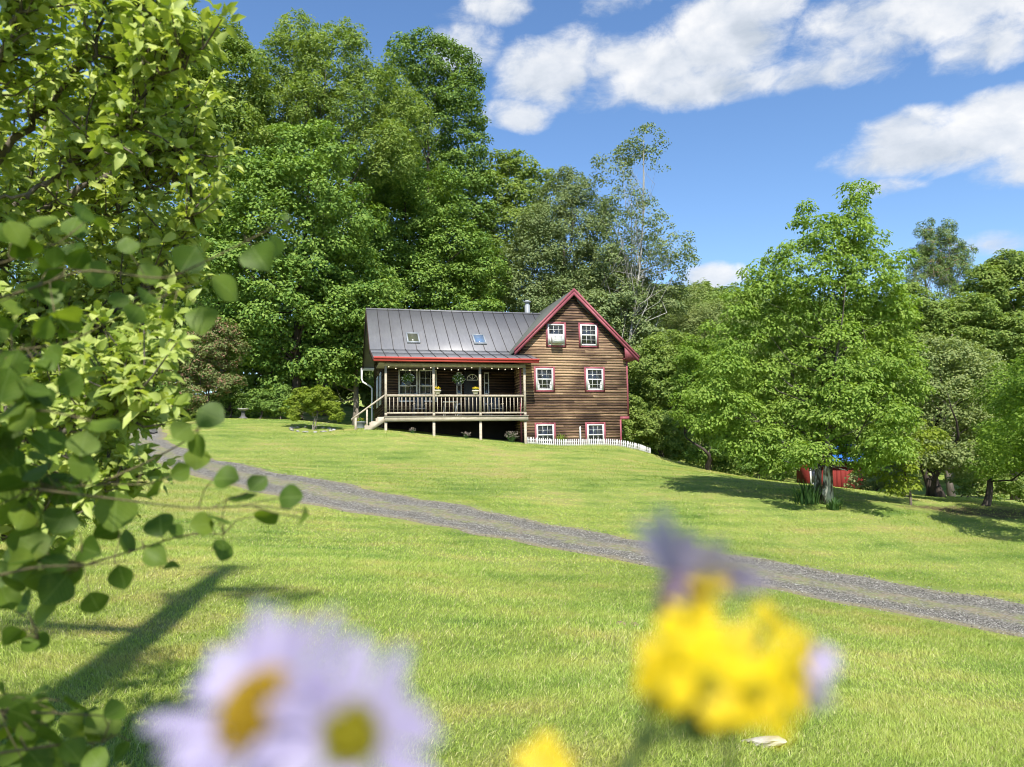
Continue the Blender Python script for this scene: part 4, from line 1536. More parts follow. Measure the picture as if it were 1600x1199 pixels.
tree('maple_tree', 'leafy maple at the far right edge rising above the apple trees', 'tree', bp(1575, 640, 50),
     [(1562, 428, 22), (1590, 415, 22), (1545, 455, 30), (1580, 450, 32), (1610, 430, 34), (1560, 485, 34), (1600, 490, 40), (1535, 490, 26), (1640, 460, 40), (1520, 470, 26), (1575, 415, 18), (1530, 440, 22), (1555, 520, 36), (1600, 530, 40)], 50, LM['light'], cr=.55, nleaf=90, L=.2, W=.13, nb=24, r0=.22, seed=23, group=G3)
tree('maple_tree', 'mid green maple filling the gap below the thin pines', 'tree', bp(1480, 660, 45),
     [(1445, 500, 34), (1485, 510, 38), (1525, 520, 36), (1560, 530, 38), (1460, 545, 36), (1510, 550, 40), (1600, 540, 38), (1420, 470, 24), (1640, 530, 40), (1425, 530, 30), (1440, 580, 36), (1500, 590, 36), (1560, 590, 36), (1610, 590, 36), (1430, 480, 26), (1520, 490, 30)], 45, LM['light'], cr=.5, nleaf=95, L=.17, W=.11, nb=24, r0=.2, seed=24, group=G3)
tree('apple_tree', 'old grey green apple tree with several dark leaning trunks', 'apple tree', bp(1462, 778, 31),
     [(1465, 580, 38), (1500, 600, 40), (1440, 615, 34), (1485, 645, 44), (1530, 640, 36), (1445, 665, 36), (1510, 690, 36), (1465, 700, 34), (1430, 700, 24), (1540, 690, 28), (1490, 720, 22), (1530, 580, 34), (1455, 560, 30), (1420, 640, 30), (1550, 610, 34), (1560, 650, 30), (1500, 560, 30), (1410, 700, 24), (1450, 712, 26, -3), (1500, 715, 28, -3.5), (1420, 690, 26, -2)], 31, LM['willow'], BARK_DARK, cr=.42, nleaf=85, L=.115, W=.076, nb=26, r0=.2, stems=3, wob=.8, seed=25, flat=.7, group=G3)
tree('apple_tree', 'apple tree with one leaning trunk at the right edge of the lawn', 'apple tree', bp(1535, 806, 27),
     [(1590, 640, 38), (1560, 670, 34), (1620, 670, 44), (1580, 710, 36), (1545, 715, 26), (1620, 725, 40), (1570, 610, 34), (1630, 620, 44), (1600, 755, 22), (1580, 700, 34, 23.5 - 27), (1640, 690, 50, 23 - 27), (1720, 700, 70, 22 - 27), (1550, 722, 20, 24 - 27), (1700, 600, 70, 23 - 27), (1590, 640, 32, -6), (1640, 650, 50, -7), (1700, 650, 60, -7.5), (1650, 590, 50, -7), (1555, 690, 20, -4.5)], 27, LM['lime'], BARK_DARK, cr=.40, nleaf=90, L=.10, W=.064, nb=30, r0=.15, top=(1568, 690, 27), seed=26, flat=.65, wob=.3, group=G3)

G4 = 'shrubs at the foot of the wood'
tree('lilac_bush', 'tall brownish lilac shrub left of the broad maple', 'shrub', bp(325, 652, 42),
     [(335, 525, 30), (310, 545, 32), (355, 550, 24), (325, 580, 34), (290, 580, 34), (350, 595, 24), (300, 615, 26)], 42, LM['lilac'], cr=.42, nleaf=80, L=.13, W=.08, nb=30, r0=.07, stems=3, seed=30, group=G4)
for i, (lab, lb) in enumerate((('low green shrub at the wood edge right of the lilac', [(352, 626, 20), (370, 612, 20), (385, 630, 18), (345, 640, 12)]),
                               ('low green shrub at the wood edge behind the small pedestal', [(405, 622, 18), (420, 632, 16), (398, 640, 12)]),
                               ('low green shrub at the wood edge behind the stone ringed bush', [(440, 620, 18), (455, 632, 16), (430, 636, 14), (470, 628, 12)]),
                               ('low green shrub at the wood edge left of the lilac', [(270, 620, 24), (250, 635, 22), (290, 640, 18), (235, 610, 24)]))):
    tree('hedge_shrub', lab, 'shrub', bp(lb[0][0], 655, 43 + i * .3), lb, 43.5 + i * .3, LM['under'], cr=.36, nleaf=75, L=.13, W=.09, nb=10, r0=.04, stems=2, seed=31 + i, group=G4)
for i, (lab, lb, Y, mt) in enumerate((('dark bush at the lawn edge below the arching trunk', [(1110, 705, 20), (1090, 715, 14), (1135, 715, 20), (1120, 690, 18)], 38.5, 'under'),
                                      ('bush at the lawn edge left of the red shed', [(1185, 715, 24), (1160, 722, 18), (1215, 725, 22), (1200, 700, 22)], 37.5, 'under'),
                                      ('tall weeds against the wall of the red shed', [(1365, 745, 18), (1390, 752, 18), (1345, 752, 12), (1400, 735, 18)], 34, 'grey'),
                                      ('green thicket between the two apple trees', [(1500, 755, 16), (1525, 760, 16), (1560, 760, 20), (1515, 740, 18), (1590, 765, 18)], 33.5, 'light'))):
    tree('thicket_bush', lab, 'bush', bp(lb[0][0], lb[0][1] + 30, Y), lb, Y, LM[mt], cr=.36, nleaf=75, L=.13, W=.08, nb=10, r0=.04, stems=2, seed=40 + i, group='bushes along the right lawn edge')

# small ringed bush on the lawn
bsh = tree('azalea_bush', 'round wiry bush with bare lower stems on the lawn left of the house', 'bush', bp(489, 668, 36),
           [(490, 620, 16), (468, 630, 15), (512, 630, 15), (456, 638, 11), (522, 640, 10), (494, 636, 14), (474, 618, 11), (506, 616, 11), (526, 650, 8), (458, 650, 8)], 36, LM['yellow'], BARK_TAN,
           cr=.19, nleaf=60, L=.10, W=.062, nb=60, r0=.035, stems=4, seed=50, gap=1.0, flat=.6, inner=.8)
M_ROCK = bark_mat('field_stone', (.20, .19, .17), (.50, .48, .44), 3.0, 1.0)
M_ROCKW = bark_mat('white_stone', (.26, .24, .20), (.56, .53, .47), 4.0, 1.0)
M_ROCKD = bark_mat('dark_stone', (.05, .05, .048), (.14, .135, .13), 3.0, 1.0)


def rock(name, label, cat, loc, size, mat, seed, group=None):
    rs = np.random.default_rng(seed)
    bm = bmesh.new()
    bmesh.ops.create_icosphere(bm, subdivisions=3, radius=1)
    ph = rs.uniform(0, 6, 9)
    cuts = norm(rs.normal(size=(7, 3)))
    for v in bm.verts:
        p_ = np.array(v.co)
        for c_ in cuts:
            d_ = p_ @ c_
            if d_ > .62:
                p_ = p_ - c_ * (d_ - .62) * .85
        k_ = 1 + .08 * math.sin(p_[0] * 4 + ph[0]) * math.cos(p_[1] * 5 + ph[1]) + .05 * math.sin(p_[2] * 9 + ph[2] + p_[0] * 6) + rs.normal(0, .012)
        v.co = Vector(p_ * k_) * 1.0
        v.co.x *= size[0]
        v.co.y *= size[1]
        v.co.z *= size[2]
    me = bpy.data.meshes.new(name)
    bm.to_mesh(me)
    bm.free()
    me.materials.append(mat)
    o = bpy.data.objects.new(name, me)
    COL.objects.link(o)
    o.location = loc
    o.rotation_euler = (rs.normal(0, .12), rs.normal(0, .12), rs.uniform(0, 6))
    return tag(o, label, cat, group)


bl = np.array(bsh.location)
for i in range(15):
    th = 2 * math.pi * i / 15
    x, y = bl[0] + 1.0 * math.cos(th), bl[1] - .1 + .75 * math.sin(th)
    rock('border_stone', 'small pale stone of the ring round the wiry lawn bush', 'stone', (x, y, gz(x, y) + .02), (.13 + .04 * math.sin(i * 3), .1, .065), M_ROCK, 60 + i, 'ring of stones round the bush')
h_ = hit(1190, 1166)
rock('field_rock', 'flat white rock lying in the grass under the yellow flowers', 'rock', (h_[0], h_[1], h_[2] + .01), (.15, .09, .045), M_ROCKW, 80)
h_ = hit(235, 677, lo=12)
rock('field_rock', 'dark flat boulder beside the upper driveway', 'rock', (h_[0], h_[1], h_[2] + .1), (.38, .3, .2), M_ROCKD, 81)
h_ = hit(968, 975)
for i, (dx, dy) in enumerate(((0, 0), (.16, .03))):
    rock('mole_soil', 'small bare clod of brown soil in the lawn above the flowers', 'soil clod', (h_[0] + dx, h_[1] + dy, gz(h_[0] + dx, h_[1] + dy)), (.09, .06, .03), bark_mat('brown_soil', (.16, .11, .07), (.30, .22, .15), 8, 1) if i == 0 else bpy.data.materials['brown_soil'], 82 + i, 'soil clods')

# bird bath at the edge of the wood
q = at(380, 643, 42.0)
bb = thing('bird_bath', 'small grey stone bird bath at the edge of the wood', 'bird bath', (q[0], q[1], gz(q[0], q[1])), 0)
MB().lathe([(.24, -.05), (.24, .06), (.15, .10), (.11, .2), (.10, .38), (.14, .45)], n=16).build('pedestal', M_ROCKD, bb, True)
MB().lathe([(.12, .44), (.26, .50), (.30, .56), (.27, .56), (.18, .52), (.03, .51)], n=20).build('basin', M_ROCK, bb, True)

# iris clump at the big tree's foot, left and right
q = hit(1262, 788, lo=15)
plant_at('iris_clump', 'tall dark strap leaves left of the big lawn tree trunk', 'plant', q, blade_clump(130, .75, .78, .018, .45), M_STRAPDK, 'leaves')
q = hit(1303, 797, lo=15)
plant_at('iris_clump', 'short leafy clump right of the big lawn tree trunk', 'plant', q, blade_clump(70, .35, .40, .022, .8), M_STRAP if False else M_STRAPDK, 'leaves')

# red shed with blue sheet on its roof
sp_ = at(1318, 752, 37)
SHZ = gz(sp_[0], sp_[1])
shed = thing('red_shed', 'small red shed under a blue roof sheet behind the big lawn tree', 'shed', (sp_[0], sp_[1], SHZ), rad(-6))
M_BARN = plain_wood('barn_red_boards', (.12, .016, .014), (.25, .036, .028), (8, 8, .5), 2)
M_BLUE = paint_mat('blue_tarpaulin', (.03, .15, .62), .45, .15)
mb = MB()
for i in range(12):
    mb.box((-1.55 + i * .205, -.012 - .006 * (i % 2), -.4), (-1.55 + i * .205 + .198, .02, 1.40))
mb.box((-1.55, .021, -.4), (.90, 2.4, 1.40))
mb.prism([(.021, 1.40), (2.4, 1.40), (2.4, 1.5), (1.2, 2.1), (.021, 1.5)], 0, -1.55, .90)
mb.build('wall', M_BARN, shed)
mb = MB()
mb.prism([(-.35, 1.34), (1.2, 2.14), (1.2, 2.18), (-.35, 1.38)], 0, -.65, 1.06)
mb.prism([(1.2, 2.14), (2.7, 1.34), (2.7, 1.38), (1.2, 2.18)], 0, -.65, 1.06)
mb.build('tarpaulin', M_BLUE, shed)
mb = MB()
mb.prism([(-.3, 1.30), (1.2, 2.09), (1.2, 2.13), (-.3, 1.335)], 0, -1.65, 1.0)
mb.prism([(1.2, 2.09), (2.65, 1.30), (2.65, 1.335), (1.2, 2.13)], 0, -1.65, 1.0)
mb.build('roof', M_SOFFIT, shed)
mb = MB()
mb.box((-1.55, -.06, .25), (-1.48, -.02, 1.12))
mb.box((-1.22, -.06, .25), (-1.15, -.02, 1.12))
mb.box((-1.48, -.06, 1.05), (-1.22, -.02, 1.12))
mb.box((-1.48, -.06, .25), (-1.22, -.02, .32))
wd = mb.build('window', M_WHITE, shed)
MB().box((-1.48, -.045, .32), (-1.22, -.02, 1.05)).build('glass_pane', M_GLASS, wd)

# forest floor and the far wooded hillside: a mass nobody could count
rs = np.random.default_rng(77)
pts = []
for y in np.arange(64, 250, 5.0):
    step = 4.2 + y * .012
    xs = np.arange(-.85 * y - 6, .80 * y + 8, step)
    xs = xs + rs.uniform(-1.6, 1.6, len(xs))
    ys = y + rs.uniform(-2, 2, len(xs))
    k_ = (xs < 2 + (y - 60) * .05) & (y > 84)
    pts.append(np.stack([xs, ys], 1)[~k_])
for y in (56.5, 59.5):
    xs = np.arange(-46, -1.5, 2.6) + rs.uniform(-.8, .8, 18)
    pts.append(np.stack([xs, np.full(18, y)], 1))
pts = np.concatenate(pts)
zz = ground(pts[:, 0], pts[:, 1])
mb = MB()
for (x, y), z in zip(pts, zz):
    left = x < y * .12 + 1
    hgt_ = (rs.uniform(21, 26) if x < -y * .055 else rs.uniform(13, 16.5)) if left else (rs.uniform(9, 13) if y < 85 and x > .5 * y else rs.uniform(7, 10))
    if y < 62:
        hgt_ = rs.uniform(5, 8)
    R = rs.uniform(2.0, 2.8) if y < 62 else rs.uniform(2.6, 3.9) if y < 100 else rs.uniform(2.2, 3.4)
    lf = .34 if y < 90 else .34 + (y - 90) * .0042
    n = int((1900 if y < 90 else 700) * (1.5 if left else 1))
    d = norm(rs.normal(size=(n, 3)))
    bump_ = 1 + .18 * np.sin(d[:, 0] * 6 + x) * np.cos(d[:, 1] * 5 + y) + .16 * np.sin(d[:, 2] * 9 + x * 2)
    keep = d[:, 1] < .5
    d, bump_ = d[keep], bump_[keep]
    c_ = np.array((x, y, z + hgt_ * .58))
    P = c_ + d * bump_[:, None] * np.array((R, R, hgt_ * .46)) * rs.uniform(.82, 1.04, (len(d), 1))
    Nr = norm(d * .7 + np.array((0, 0, .4)) + rs.normal(0, .35, d.shape))
    v, f = leaf_quads(P, Nr, lf * rs.uniform(.8, 1.6, len(d)), lf * rs.uniform(.5, 1.0, len(d)))
    mb.add(v, f)
tag(mb.build('woodland', LM['wood']), kind='stuff')
# ------------------------------------------------------------------ apple tree close on the left
M_APPLE = leaf_mat('apple_leaf', (.185, .265, .036), (.45, .51, .150), .38, .5, .3, patch=1.6, tcol=(1.25, 1.3, .5))
M_APPLEBARK = bark_mat('apple_bark', (.045, .036, .03), (.17, .145, .12), 14, .4)
rs = np.random.default_rng(5)
ab = np.array((-2.75, 2.9))
abz = gz(*ab)
AO = np.array((ab[0], ab[1], abz))
apple = thing('apple_tree', 'large sunlit apple tree with twisting branches filling the upper left', 'apple tree', tuple(AO), 0)
hub = np.array((-2.62, 2.9, abz + 1.0)) - AO
LIMBS = [
    [(-150, 390), (-40, 350), (40, 310), (75, 215), (70, 110), (95, -60)],
    [(40, 310), (110, 260), (173, 190), (216, 120), (243, 40), (259, -60)],
    [(-60, 330), (60, 290), (150, 230), (200, 190), (237, 120), (294, 85)],
    [(-150, 470), (20, 400), (110, 350), (181, 335), (228, 295), (294, 275)],
    [(-150, 540), (0, 500), (120, 470), (181, 440), (235, 390), (294, 370)],
    [(-150, 600), (-20, 580), (90, 550), (165, 520), (220, 475), (267, 440)],
    [(-150, 660), (0, 640), (90, 620), (165, 600), (208, 570), (247, 560)],
    [(-150, 720), (-20, 700), (70, 690), (140, 670), (189, 640), (224, 620)],
    [(-150, 260), (-60, 190), (0, 110), (20, 30), (40, -60)],
    [(-150, 330), (-20, 280), (70, 170), (150, 80), (173, -40)],
    [(60, 290), (157, 150), (200, 60), (212, -50)],
    [(-150, 760), (0, 755), (70, 735), (130, 720), (173, 700)],
    [(-150, 200), (-80, 80), (-60, -60)],
    [(-100, 420), (10, 360), (130, 290), (220, 250), (274, 190), (302, 150)],
    [(-150, 840), (-40, 810), (40, 780), (90, 770)],
    [(110, 350), (189, 300), (267, 240), (298, 235)],
    [(-150, 800), (-20, 790), (60, 765), (140, 750), (181, 745)],
    [(-150, 880), (-60, 850), (30, 835), (100, 815)],
    [(-150, 640), (-30, 620), (60, 610), (150, 625), (196, 660)],
    [(-150, 610), (0, 560), (110, 510), (196, 480), (267, 400), (302, 330)],
]
wood_ = MB()
LP, LT, LN = [], [], []


def leaves_on(a, b, dens):
    """rosettes of leaves along a twig"""
    Lg = np.linalg.norm(b - a)
    n = max(2, int(Lg * dens))
    for q in np.linspace(.12, 1.0, n):
        p_ = a + (b - a) * q
        k_ = rs.integers(2, 5) if q < .98 else 6
        ax = norm(b - a)
        for _ in range(k_):
            t = norm(ax * .7 + rs.normal(0, .62, 3) + np.array((0, 0, .10)))
            LP.append(p_ + t * rs.uniform(.008, .03))
            LT.append(t)
            LN.append(norm(np.array((0, -.25, .75)) + rs.normal(0, .55, 3)))


for li, lp in enumerate(LIMBS):
    Y0 = rs.uniform(2.15, 3.1)
    Ys = Y0 + np.linspace(0, rs.uniform(-.4, .4), len(lp))
    P = np.array([at(px, py, y) for (px, py), y in zip(lp, Ys)]) - AO
    if lp[0][0] <= -100:
        P = np.concatenate([[hub + rs.normal(0, .05, 3), (hub * .4 + P[0] * .6) + rs.normal(0, .08, 3)], P])
    # densify with wiggle
    t = np.linspace(0, 1, len(P))
    u = np.linspace(0, 1, len(P) * 5)
    Q = np.stack([np.interp(u, t, P[:, i]) for i in range(3)], 1)
    Q[1:-1] = (Q[:-2] + Q[1:-1] * 2 + Q[2:]) / 4
    Q += rs.normal(0, .008, Q.shape)
    r = np.linspace(0.025 if lp[0][0] <= -100 else .006, .0024, len(Q))
    wood_.tube(Q, r, 7)
    acc = 0
    for i in range(6, len(Q)):
        for _ in range(3):
            if rs.random() < .85:
                dirn = norm(Q[min(i + 1, len(Q) - 1)] - Q[i - 1])
                side = norm(rs.normal(size=3))
                e = norm(dirn * .55 + side * .75 + np.array((0, 0, .28)))
                ln = rs.uniform(.05, .19)
                m1 = Q[i] + e * ln * .5 + rs.normal(0, .012, 3)
                b_ = Q[i] + e * ln + np.array((0, 0, .03))
                wood_.tube([Q[i], m1, b_], [.0045, .0032, .0016], 4, False)
                leaves_on(Q[i], b_, 36)
    leaves_on(Q[-4], Q[-1], 40)
wood_.tube([(0, 0, -.3), (.02, .0, .3), (.06, .02, .7), hub, hub + np.array((.02, .05, .5))], [.17, .13, .12, .11, .06], 12)
wood_.build('trunk', M_APPLEBARK, apple, True)
# inner mass of the same crown, further back
n = 5200
C_ = []
for _ in range(230):
    px, py = rs.uniform(-260, 330), rs.uniform(-120, 700)
    lim = 270 - max(0, (py - 380)) * .32 - max(0, 120 - py) * .1
    if px > lim:
        continue
    C_.append(at(px, py, rs.uniform(2.4, 3.5)) - AO)
for c_ in C_:
    e = norm(rs.normal(size=3) + np.array((.2, -.3, .5))) * rs.uniform(.09, .22)
    leaves_on(c_ - e * .5, c_ + e * .5, 40)
LP, LT, LN = np.array(LP), np.array(LT), np.array(LN)
rng = np.random.default_rng(21)
v, qd, tr_ = leaf_hex(LP, LN, LT, 0.049 * rng.uniform(.5, 1.3, len(LP)), .027 * rng.uniform(.7, 1.2, len(LP)), .22, .16)
mb = MB().add(v, qd)
mb.f.append(tr_)
mb.build('crown', M_APPLE, apple, True)

# ------------------------------------------------------------------ aspen whose near branches hang into view
m = NT('aspen_leaf')
_a = m.n('ShaderNodeAttribute', attribute_name='leaf_along').outputs['Fac']
_b = m.n('ShaderNodeAttribute', attribute_name='leaf_across').outputs['Fac']
_ab = m.math('ABSOLUTE', _b)
_isl = m.island()
_f = m.math('MULTIPLY_ADD', _isl, .7, m.math('MULTIPLY', m.noise(m.pos(), 60, 4, .6), .4))
_c = m.ramp(_f, [(.15, (.044, .088, .010)), (.55, (.088, .148, .017)), (.95, (.165, .225, .032))])
_mid = m.ramp(_ab, [(.0, 1.0), (.022, 0.0)])
_sv = m.math('SINE', m.math('MULTIPLY', m.math('SUBTRACT', _a, m.math('MULTIPLY', _ab, .85)), 48.0))
_sv = m.math('MULTIPLY', m.ramp(_sv, [(.86, 0.0), (1.0, 1.0)]), .45)
_v = m.math('MULTIPLY', m.math('MAXIMUM', _mid, _sv), m.math('GREATER_THAN', _a, .001))
_c = m.mix(m.math('MULTIPLY', _v, .6), _c, (.20, .27, .08))
_spot = m.ramp(m.noise(m.pos(), 330, 2, .5), [(.70, 0.0), (.74, .8)])
_c = m.mix(_spot, _c, (.10, .075, .03))
_pr = m.bsdf(_c, .5, .22, m.bump(_v, .25, .001))
_tr = m.n('ShaderNodeBsdfTranslucent')
m.put(_tr.inputs[0], m.mix(1.0, _c, (1.5, 1.5, .5), 'MULTIPLY'))
_mx = m.n('ShaderNodeMixShader')
_mx.inputs[0].default_value = .45
m.t.links.new(_pr, _mx.inputs[1])
m.t.links.new(_tr.outputs[0], _mx.inputs[2])
M_ASPEN = m.done(_mx.outputs[0])
LA, LB = [], []
M_TWIG = bark_mat('aspen_twig', (.07, .06, .03), (.17, .14, .07), 40, .5)
asp_xy = np.array((-2.25, -1.6))
ASO = np.array((asp_xy[0], asp_xy[1], gz(*asp_xy)))
aspen = thing('aspen_tree', 'aspen with round leaves on thin twigs reaching in close at the left edge', 'aspen', tuple(ASO), 0)
AL = [(128, 335, 46), (160, 350, 32), (28, 368, 62), (18, 345, 48), (40, 385, 46), (120, 362, 34), (155, 430, 50), (76, 455, 60), (110, 512, 50), (115, 395, 40), (295, 405, 50), (200, 383, 34), (355, 450, 56), (405, 402, 56), (428, 385, 38), (452, 357, 28), (446, 340, 16),
      (243, 492, 44), (262, 490, 30), (315, 498, 56), (210, 492, 44), (228, 465, 36), (185, 470, 36), (232, 428, 42), (20, 480, 40), (10, 512, 44), (85, 402, 36), (55, 420, 36),
      (25, 612, 54), (165, 663, 52), (20, 570, 52), (100, 505, 44), (112, 590, 40), (15, 645, 60), (55, 650, 48), (330, 650, 48), (283, 675, 38), (310, 697, 42), (308, 718, 38), (215, 690, 52), (247, 757, 46), (283, 737, 36), (355, 748, 42), (403, 757, 38),
      (380, 777, 48), (455, 777, 42), (418, 803, 44), (475, 807, 32), (348, 860, 40), (180, 800, 66), (250, 818, 48), (272, 832, 32), (315, 820, 40), (345, 810, 40), (200, 845, 42), (243, 870, 42), (192, 902, 40), (148, 942, 40), (105, 900, 48), (40, 850, 62), (30, 882, 60),
      (100, 850, 56), (15, 802, 46), (60, 800, 56), (110, 767, 48), (130, 727, 48), (20, 995, 40), (57, 1005, 44), (20, 770, 46), (75, 692, 54), (10, 722, 56), (130, 692, 46), (45, 940, 44), (10, 935, 44), (80, 930, 40), (55, 902, 46), (268, 885, 26), (165, 835, 46),
      (70, 880, 50), (5, 690, 50), (40, 745, 44), (95, 815, 50), (140, 860, 48), (20, 915, 44), (70, 960, 40),
      (25, 1095, 50), (60, 1085, 42), (62, 1120, 54), (15, 1140, 56), (30, 1170, 58), (80, 1150, 50), (120, 1130, 50), (150, 1150, 54), (180, 1110, 38), (100, 1180, 56), (150, 1188, 42), (60, 1192, 48), (75, 1118, 24), (10, 1190, 50), (190, 1175, 34), (5, 1085, 44), (125, 1185, 44)]
TW = [[(-220, 520), (-60, 480), (40, 455), (130, 420), (260, 438), (350, 395), (448, 345)],
      [(-220, 760), (-60, 762), (60, 765), (150, 758), (232, 757)],
      [(-220, 930), (-40, 908), (60, 885), (130, 884), (200, 876)],
      [(-220, 600), (-40, 560), (40, 545), (100, 540), (215, 480), (290, 450)],
      [(-60, 430), (40, 400), (95, 378), (130, 350)],
      [(60, 765), (180, 780), (300, 795), (400, 790), (482, 800)],
      [(150, 758), (235, 720), (290, 690), (322, 655)],
      [(-220, 700), (-40, 660), (60, 640), (140, 655)],
      [(-220, 1130), (-20, 1110), (90, 1115), (185, 1120)],
      [(-220, 1010), (-40, 1000), (60, 1000)],
      [(-200, 1210), (-20, 1180), (80, 1165), (160, 1160)],
      [(130, 884), (210, 860), (290, 835), (350, 835)]]
twb = MB()
tp, ty = [], []
for i, lp in enumerate(TW):
    Y0 = 1.08 + .10 * math.sin(i * 2.3)
    P = np.array([at(px, py, Y0 + .05 * math.sin(j * 1.3 + i) - .02 * j) for j, (px, py) in enumerate(lp)]) - ASO
    t = np.linspace(0, 1, len(P))
    u = np.linspace(0, 1, len(P) * 4)
    Q = np.stack([np.interp(u, t, P[:, k_]) for k_ in range(3)], 1)
    Q[1:-1] = (Q[:-2] + 2 * Q[1:-1] + Q[2:]) / 4
    twb.tube(Q, np.linspace(.0024 if lp[0][0] < -100 else .0016, .0007, len(Q)), 6)
    tp.append(Q)
    if lp[0][0] < -100:
        # back to the trunk, which stands behind the camera
        s = Q[0]
        hz_ = 1.2 + .13 * i
        root_ = np.array((.05, .05, hz_))
        m1 = root_ * .5 + s * .5 + np.array((-.15, .0, .12))
        twb.tube([root_, root_ * .75 + s * .25 + np.array((-.1, 0, .1)), m1, s * .85 + root_ * .15 + np.array((-.04, 0, .03)), s], [.016, .012, .007, .004, .0024], 7)
ALLQ = np.concatenate(tp)
_r = np.random.default_rng(404)
AL += [(float(_r.uniform(-40, 60 + 90 * _r.random())), float(_r.uniform(560, 960)), float(_r.uniform(36, 60))) for _ in range(46)]
AL += [(float(_r.uniform(-30, 130)), float(_r.uniform(330, 560)), float(_r.uniform(34, 56))) for _ in range(14)]
AL += [(float(_r.uniform(-30, 170)), float(_r.uniform(1080, 1215)), float(_r.uniform(36, 60))) for _ in range(16)]


def aspen_leaf(mb, base, tdir, nrm, size, seed):
    """round, shortly pointed blade with a shallow cup and a midrib fold; base at the stalk"""
    r = np.random.default_rng(seed)
    tdir = norm(tdir - nrm * (tdir @ nrm))
    side = np.cross(nrm, tdir)
    out = [(.00, .00), (.10, .20), (.22, .38), (.40, .48), (.58, .46), (.74, .36), (.88, .20), (1.0, .0)]
    cup = r.uniform(-.10, .38)
    bend = r.uniform(-.30, .45)
    wide = r.uniform(.86, 1.14)
    wv2 = r.uniform(0, 6)
    def pt(a, b):
        h = cup * abs(b) * 1.0 - bend * (a - .3) ** 2 + .018 * math.sin(9 * a + wv2 + 7 * b)
        return base + size * (tdir * a * .96 + side * b * wide + nrm * h)
    ctr = [pt(a, 0) for a, _ in out]
    ca, cb_ = [a + .002 for a, _ in out], [0.0] * len(out)
    v, f = list(ctr), []
    n = len(out)
    for sg in (1, -1):
        mid = [pt(a, sg * b * .55 * r.uniform(.97, 1.03)) for a, b in out]
        rim = [pt(a + r.normal(0, .012), sg * b * r.uniform(.95, 1.05)) for a, b in out]
        i0 = len(v)
        v += mid[1:-1] + rim[1:-1]
        ca += [a + .002 for a, _ in out[1:-1]] * 2
        cb_ += [b * .55 for _, b in out[1:-1]] + [b for _, b in out[1:-1]]
        k_ = n - 2
        for j in range(n - 1):
            def M(i): return i if i in (0, n - 1) else i0 + i - 1
            def Rr(i): return i if i in (0, n - 1) else i0 + k_ + i - 1
            a_, b_ = j, j + 1
            q1 = [a_, b_, M(b_), M(a_)]
            q2 = [M(a_), M(b_), Rr(b_), Rr(a_)]
            for q in (q1, q2):
                q = list(dict.fromkeys(q))
                if len(q) >= 3:
                    f.append(q if sg < 0 else q[::-1])
    mb.add(v, f)
    LA.extend(ca)
    LB.extend(cb_)


lfb = MB()
for i, (px, py, s) in enumerate(AL):
    r = np.random.default_rng(900 + i)
    sz = s / F * 1.06 * 1.02
    tgt = at(px, py, 1.05) - ASO
    j = np.linalg.norm(ALLQ - tgt, axis=1).argmin()
    near = ALLQ[j]
    Y = near[1] + ASO[1] + r.uniform(-.07, .07)
    c_ = at(px, py, Y) - ASO
    sz *= Y / 1.06
    view = norm(EYE - (c_ + ASO))
    nrm = norm(view * r.choice([.95, .75, .45, .2]) + np.array((0, 0, .30)) + r.normal(0, .42, 3))
    td = norm((c_ - near) * np.array((1, .4, 1)) + np.array((0, 0, -.015)) + r.normal(0, .012, 3))
    td = norm(td - nrm * (td @ nrm))
    base = c_ - td * sz * .5
    aspen_leaf(lfb, base, td, nrm, sz, i)
    mid = (base + near) / 2 + r.normal(0, .004, 3) + np.array((0, 0, .004))
    twb.tube([near, mid, base], [.0009, .0007, .0007], 5, False)
# trunk and the upper branches, all behind the camera; their shadows fall across the lawn
H_ = 14.4
trk = np.array([(0, 0, -.3), (.02, 0, 1.2), (-.03, .03, 4), (.03, 0, 7), (-.02, .02, 10), (.01, 0, 12.8), (.0, 0, H_)])
twb.tube(trk, [.26, .235, .215, .20, .185, .16, .09], 12)
for (h, dx, dz, ln) in ((12.9, 1, .0, .95), (10.8, -1, .1, 1.45), (12.2, -1, .3, .4)):
    a = np.array((0, 0, h))
    twb.tube([a, a + np.array((dx * ln * .5, .0, dz * .6)), a + np.array((dx * ln, .1, dz))], [.09, .075, .03], 7)
twb.build('trunk', M_TWIG, aspen, True)
# unseen leaf clumps added to shade the lowest sprays and dapple the trunk's shadow
CC = [((1.75, .75, 3.70), .36), ((1.35, .75, 3.65), .36), ((2.08, .78, 3.62), .26), ((.9, .7, 3.6), .5), ((.2, .3, 3.6), .6), ((1.3, .4, 3.9), .4)]
for q in ((.85, .05, 12.75, .32), (.45, .05, 12.85, .2), (-1.3, .05, 10.85, .28), (-.8, 0, 10.9, .2), (.1, 0, 14.2, .35), (-.25, 0, 12.3, .25), (.3, 0, 9.6, .3), (-.3, 0, 8.6, .3), (-.5, 0, 7.2, .5), (-1.0, 0, 6.8, .6), (.4, 0, 7.4, .4)):
    CC.append((q[:3], q[3]))
(v, f), _ = crown([(np.array(c), r) for c, r in CC], .25, 40, .055, .05, .8, .8, 7)
lfb.add(v, f)
fo = lfb.build('foliage', M_ASPEN, aspen, True)
for nm, arr in (('leaf_along', LA), ('leaf_across', LB)):
    full = np.zeros(lfb.n, np.float32)
    full[:len(arr)] = arr
    fo.data.attributes.new(nm, 'FLOAT', 'POINT').data.foreach_set('value', full)

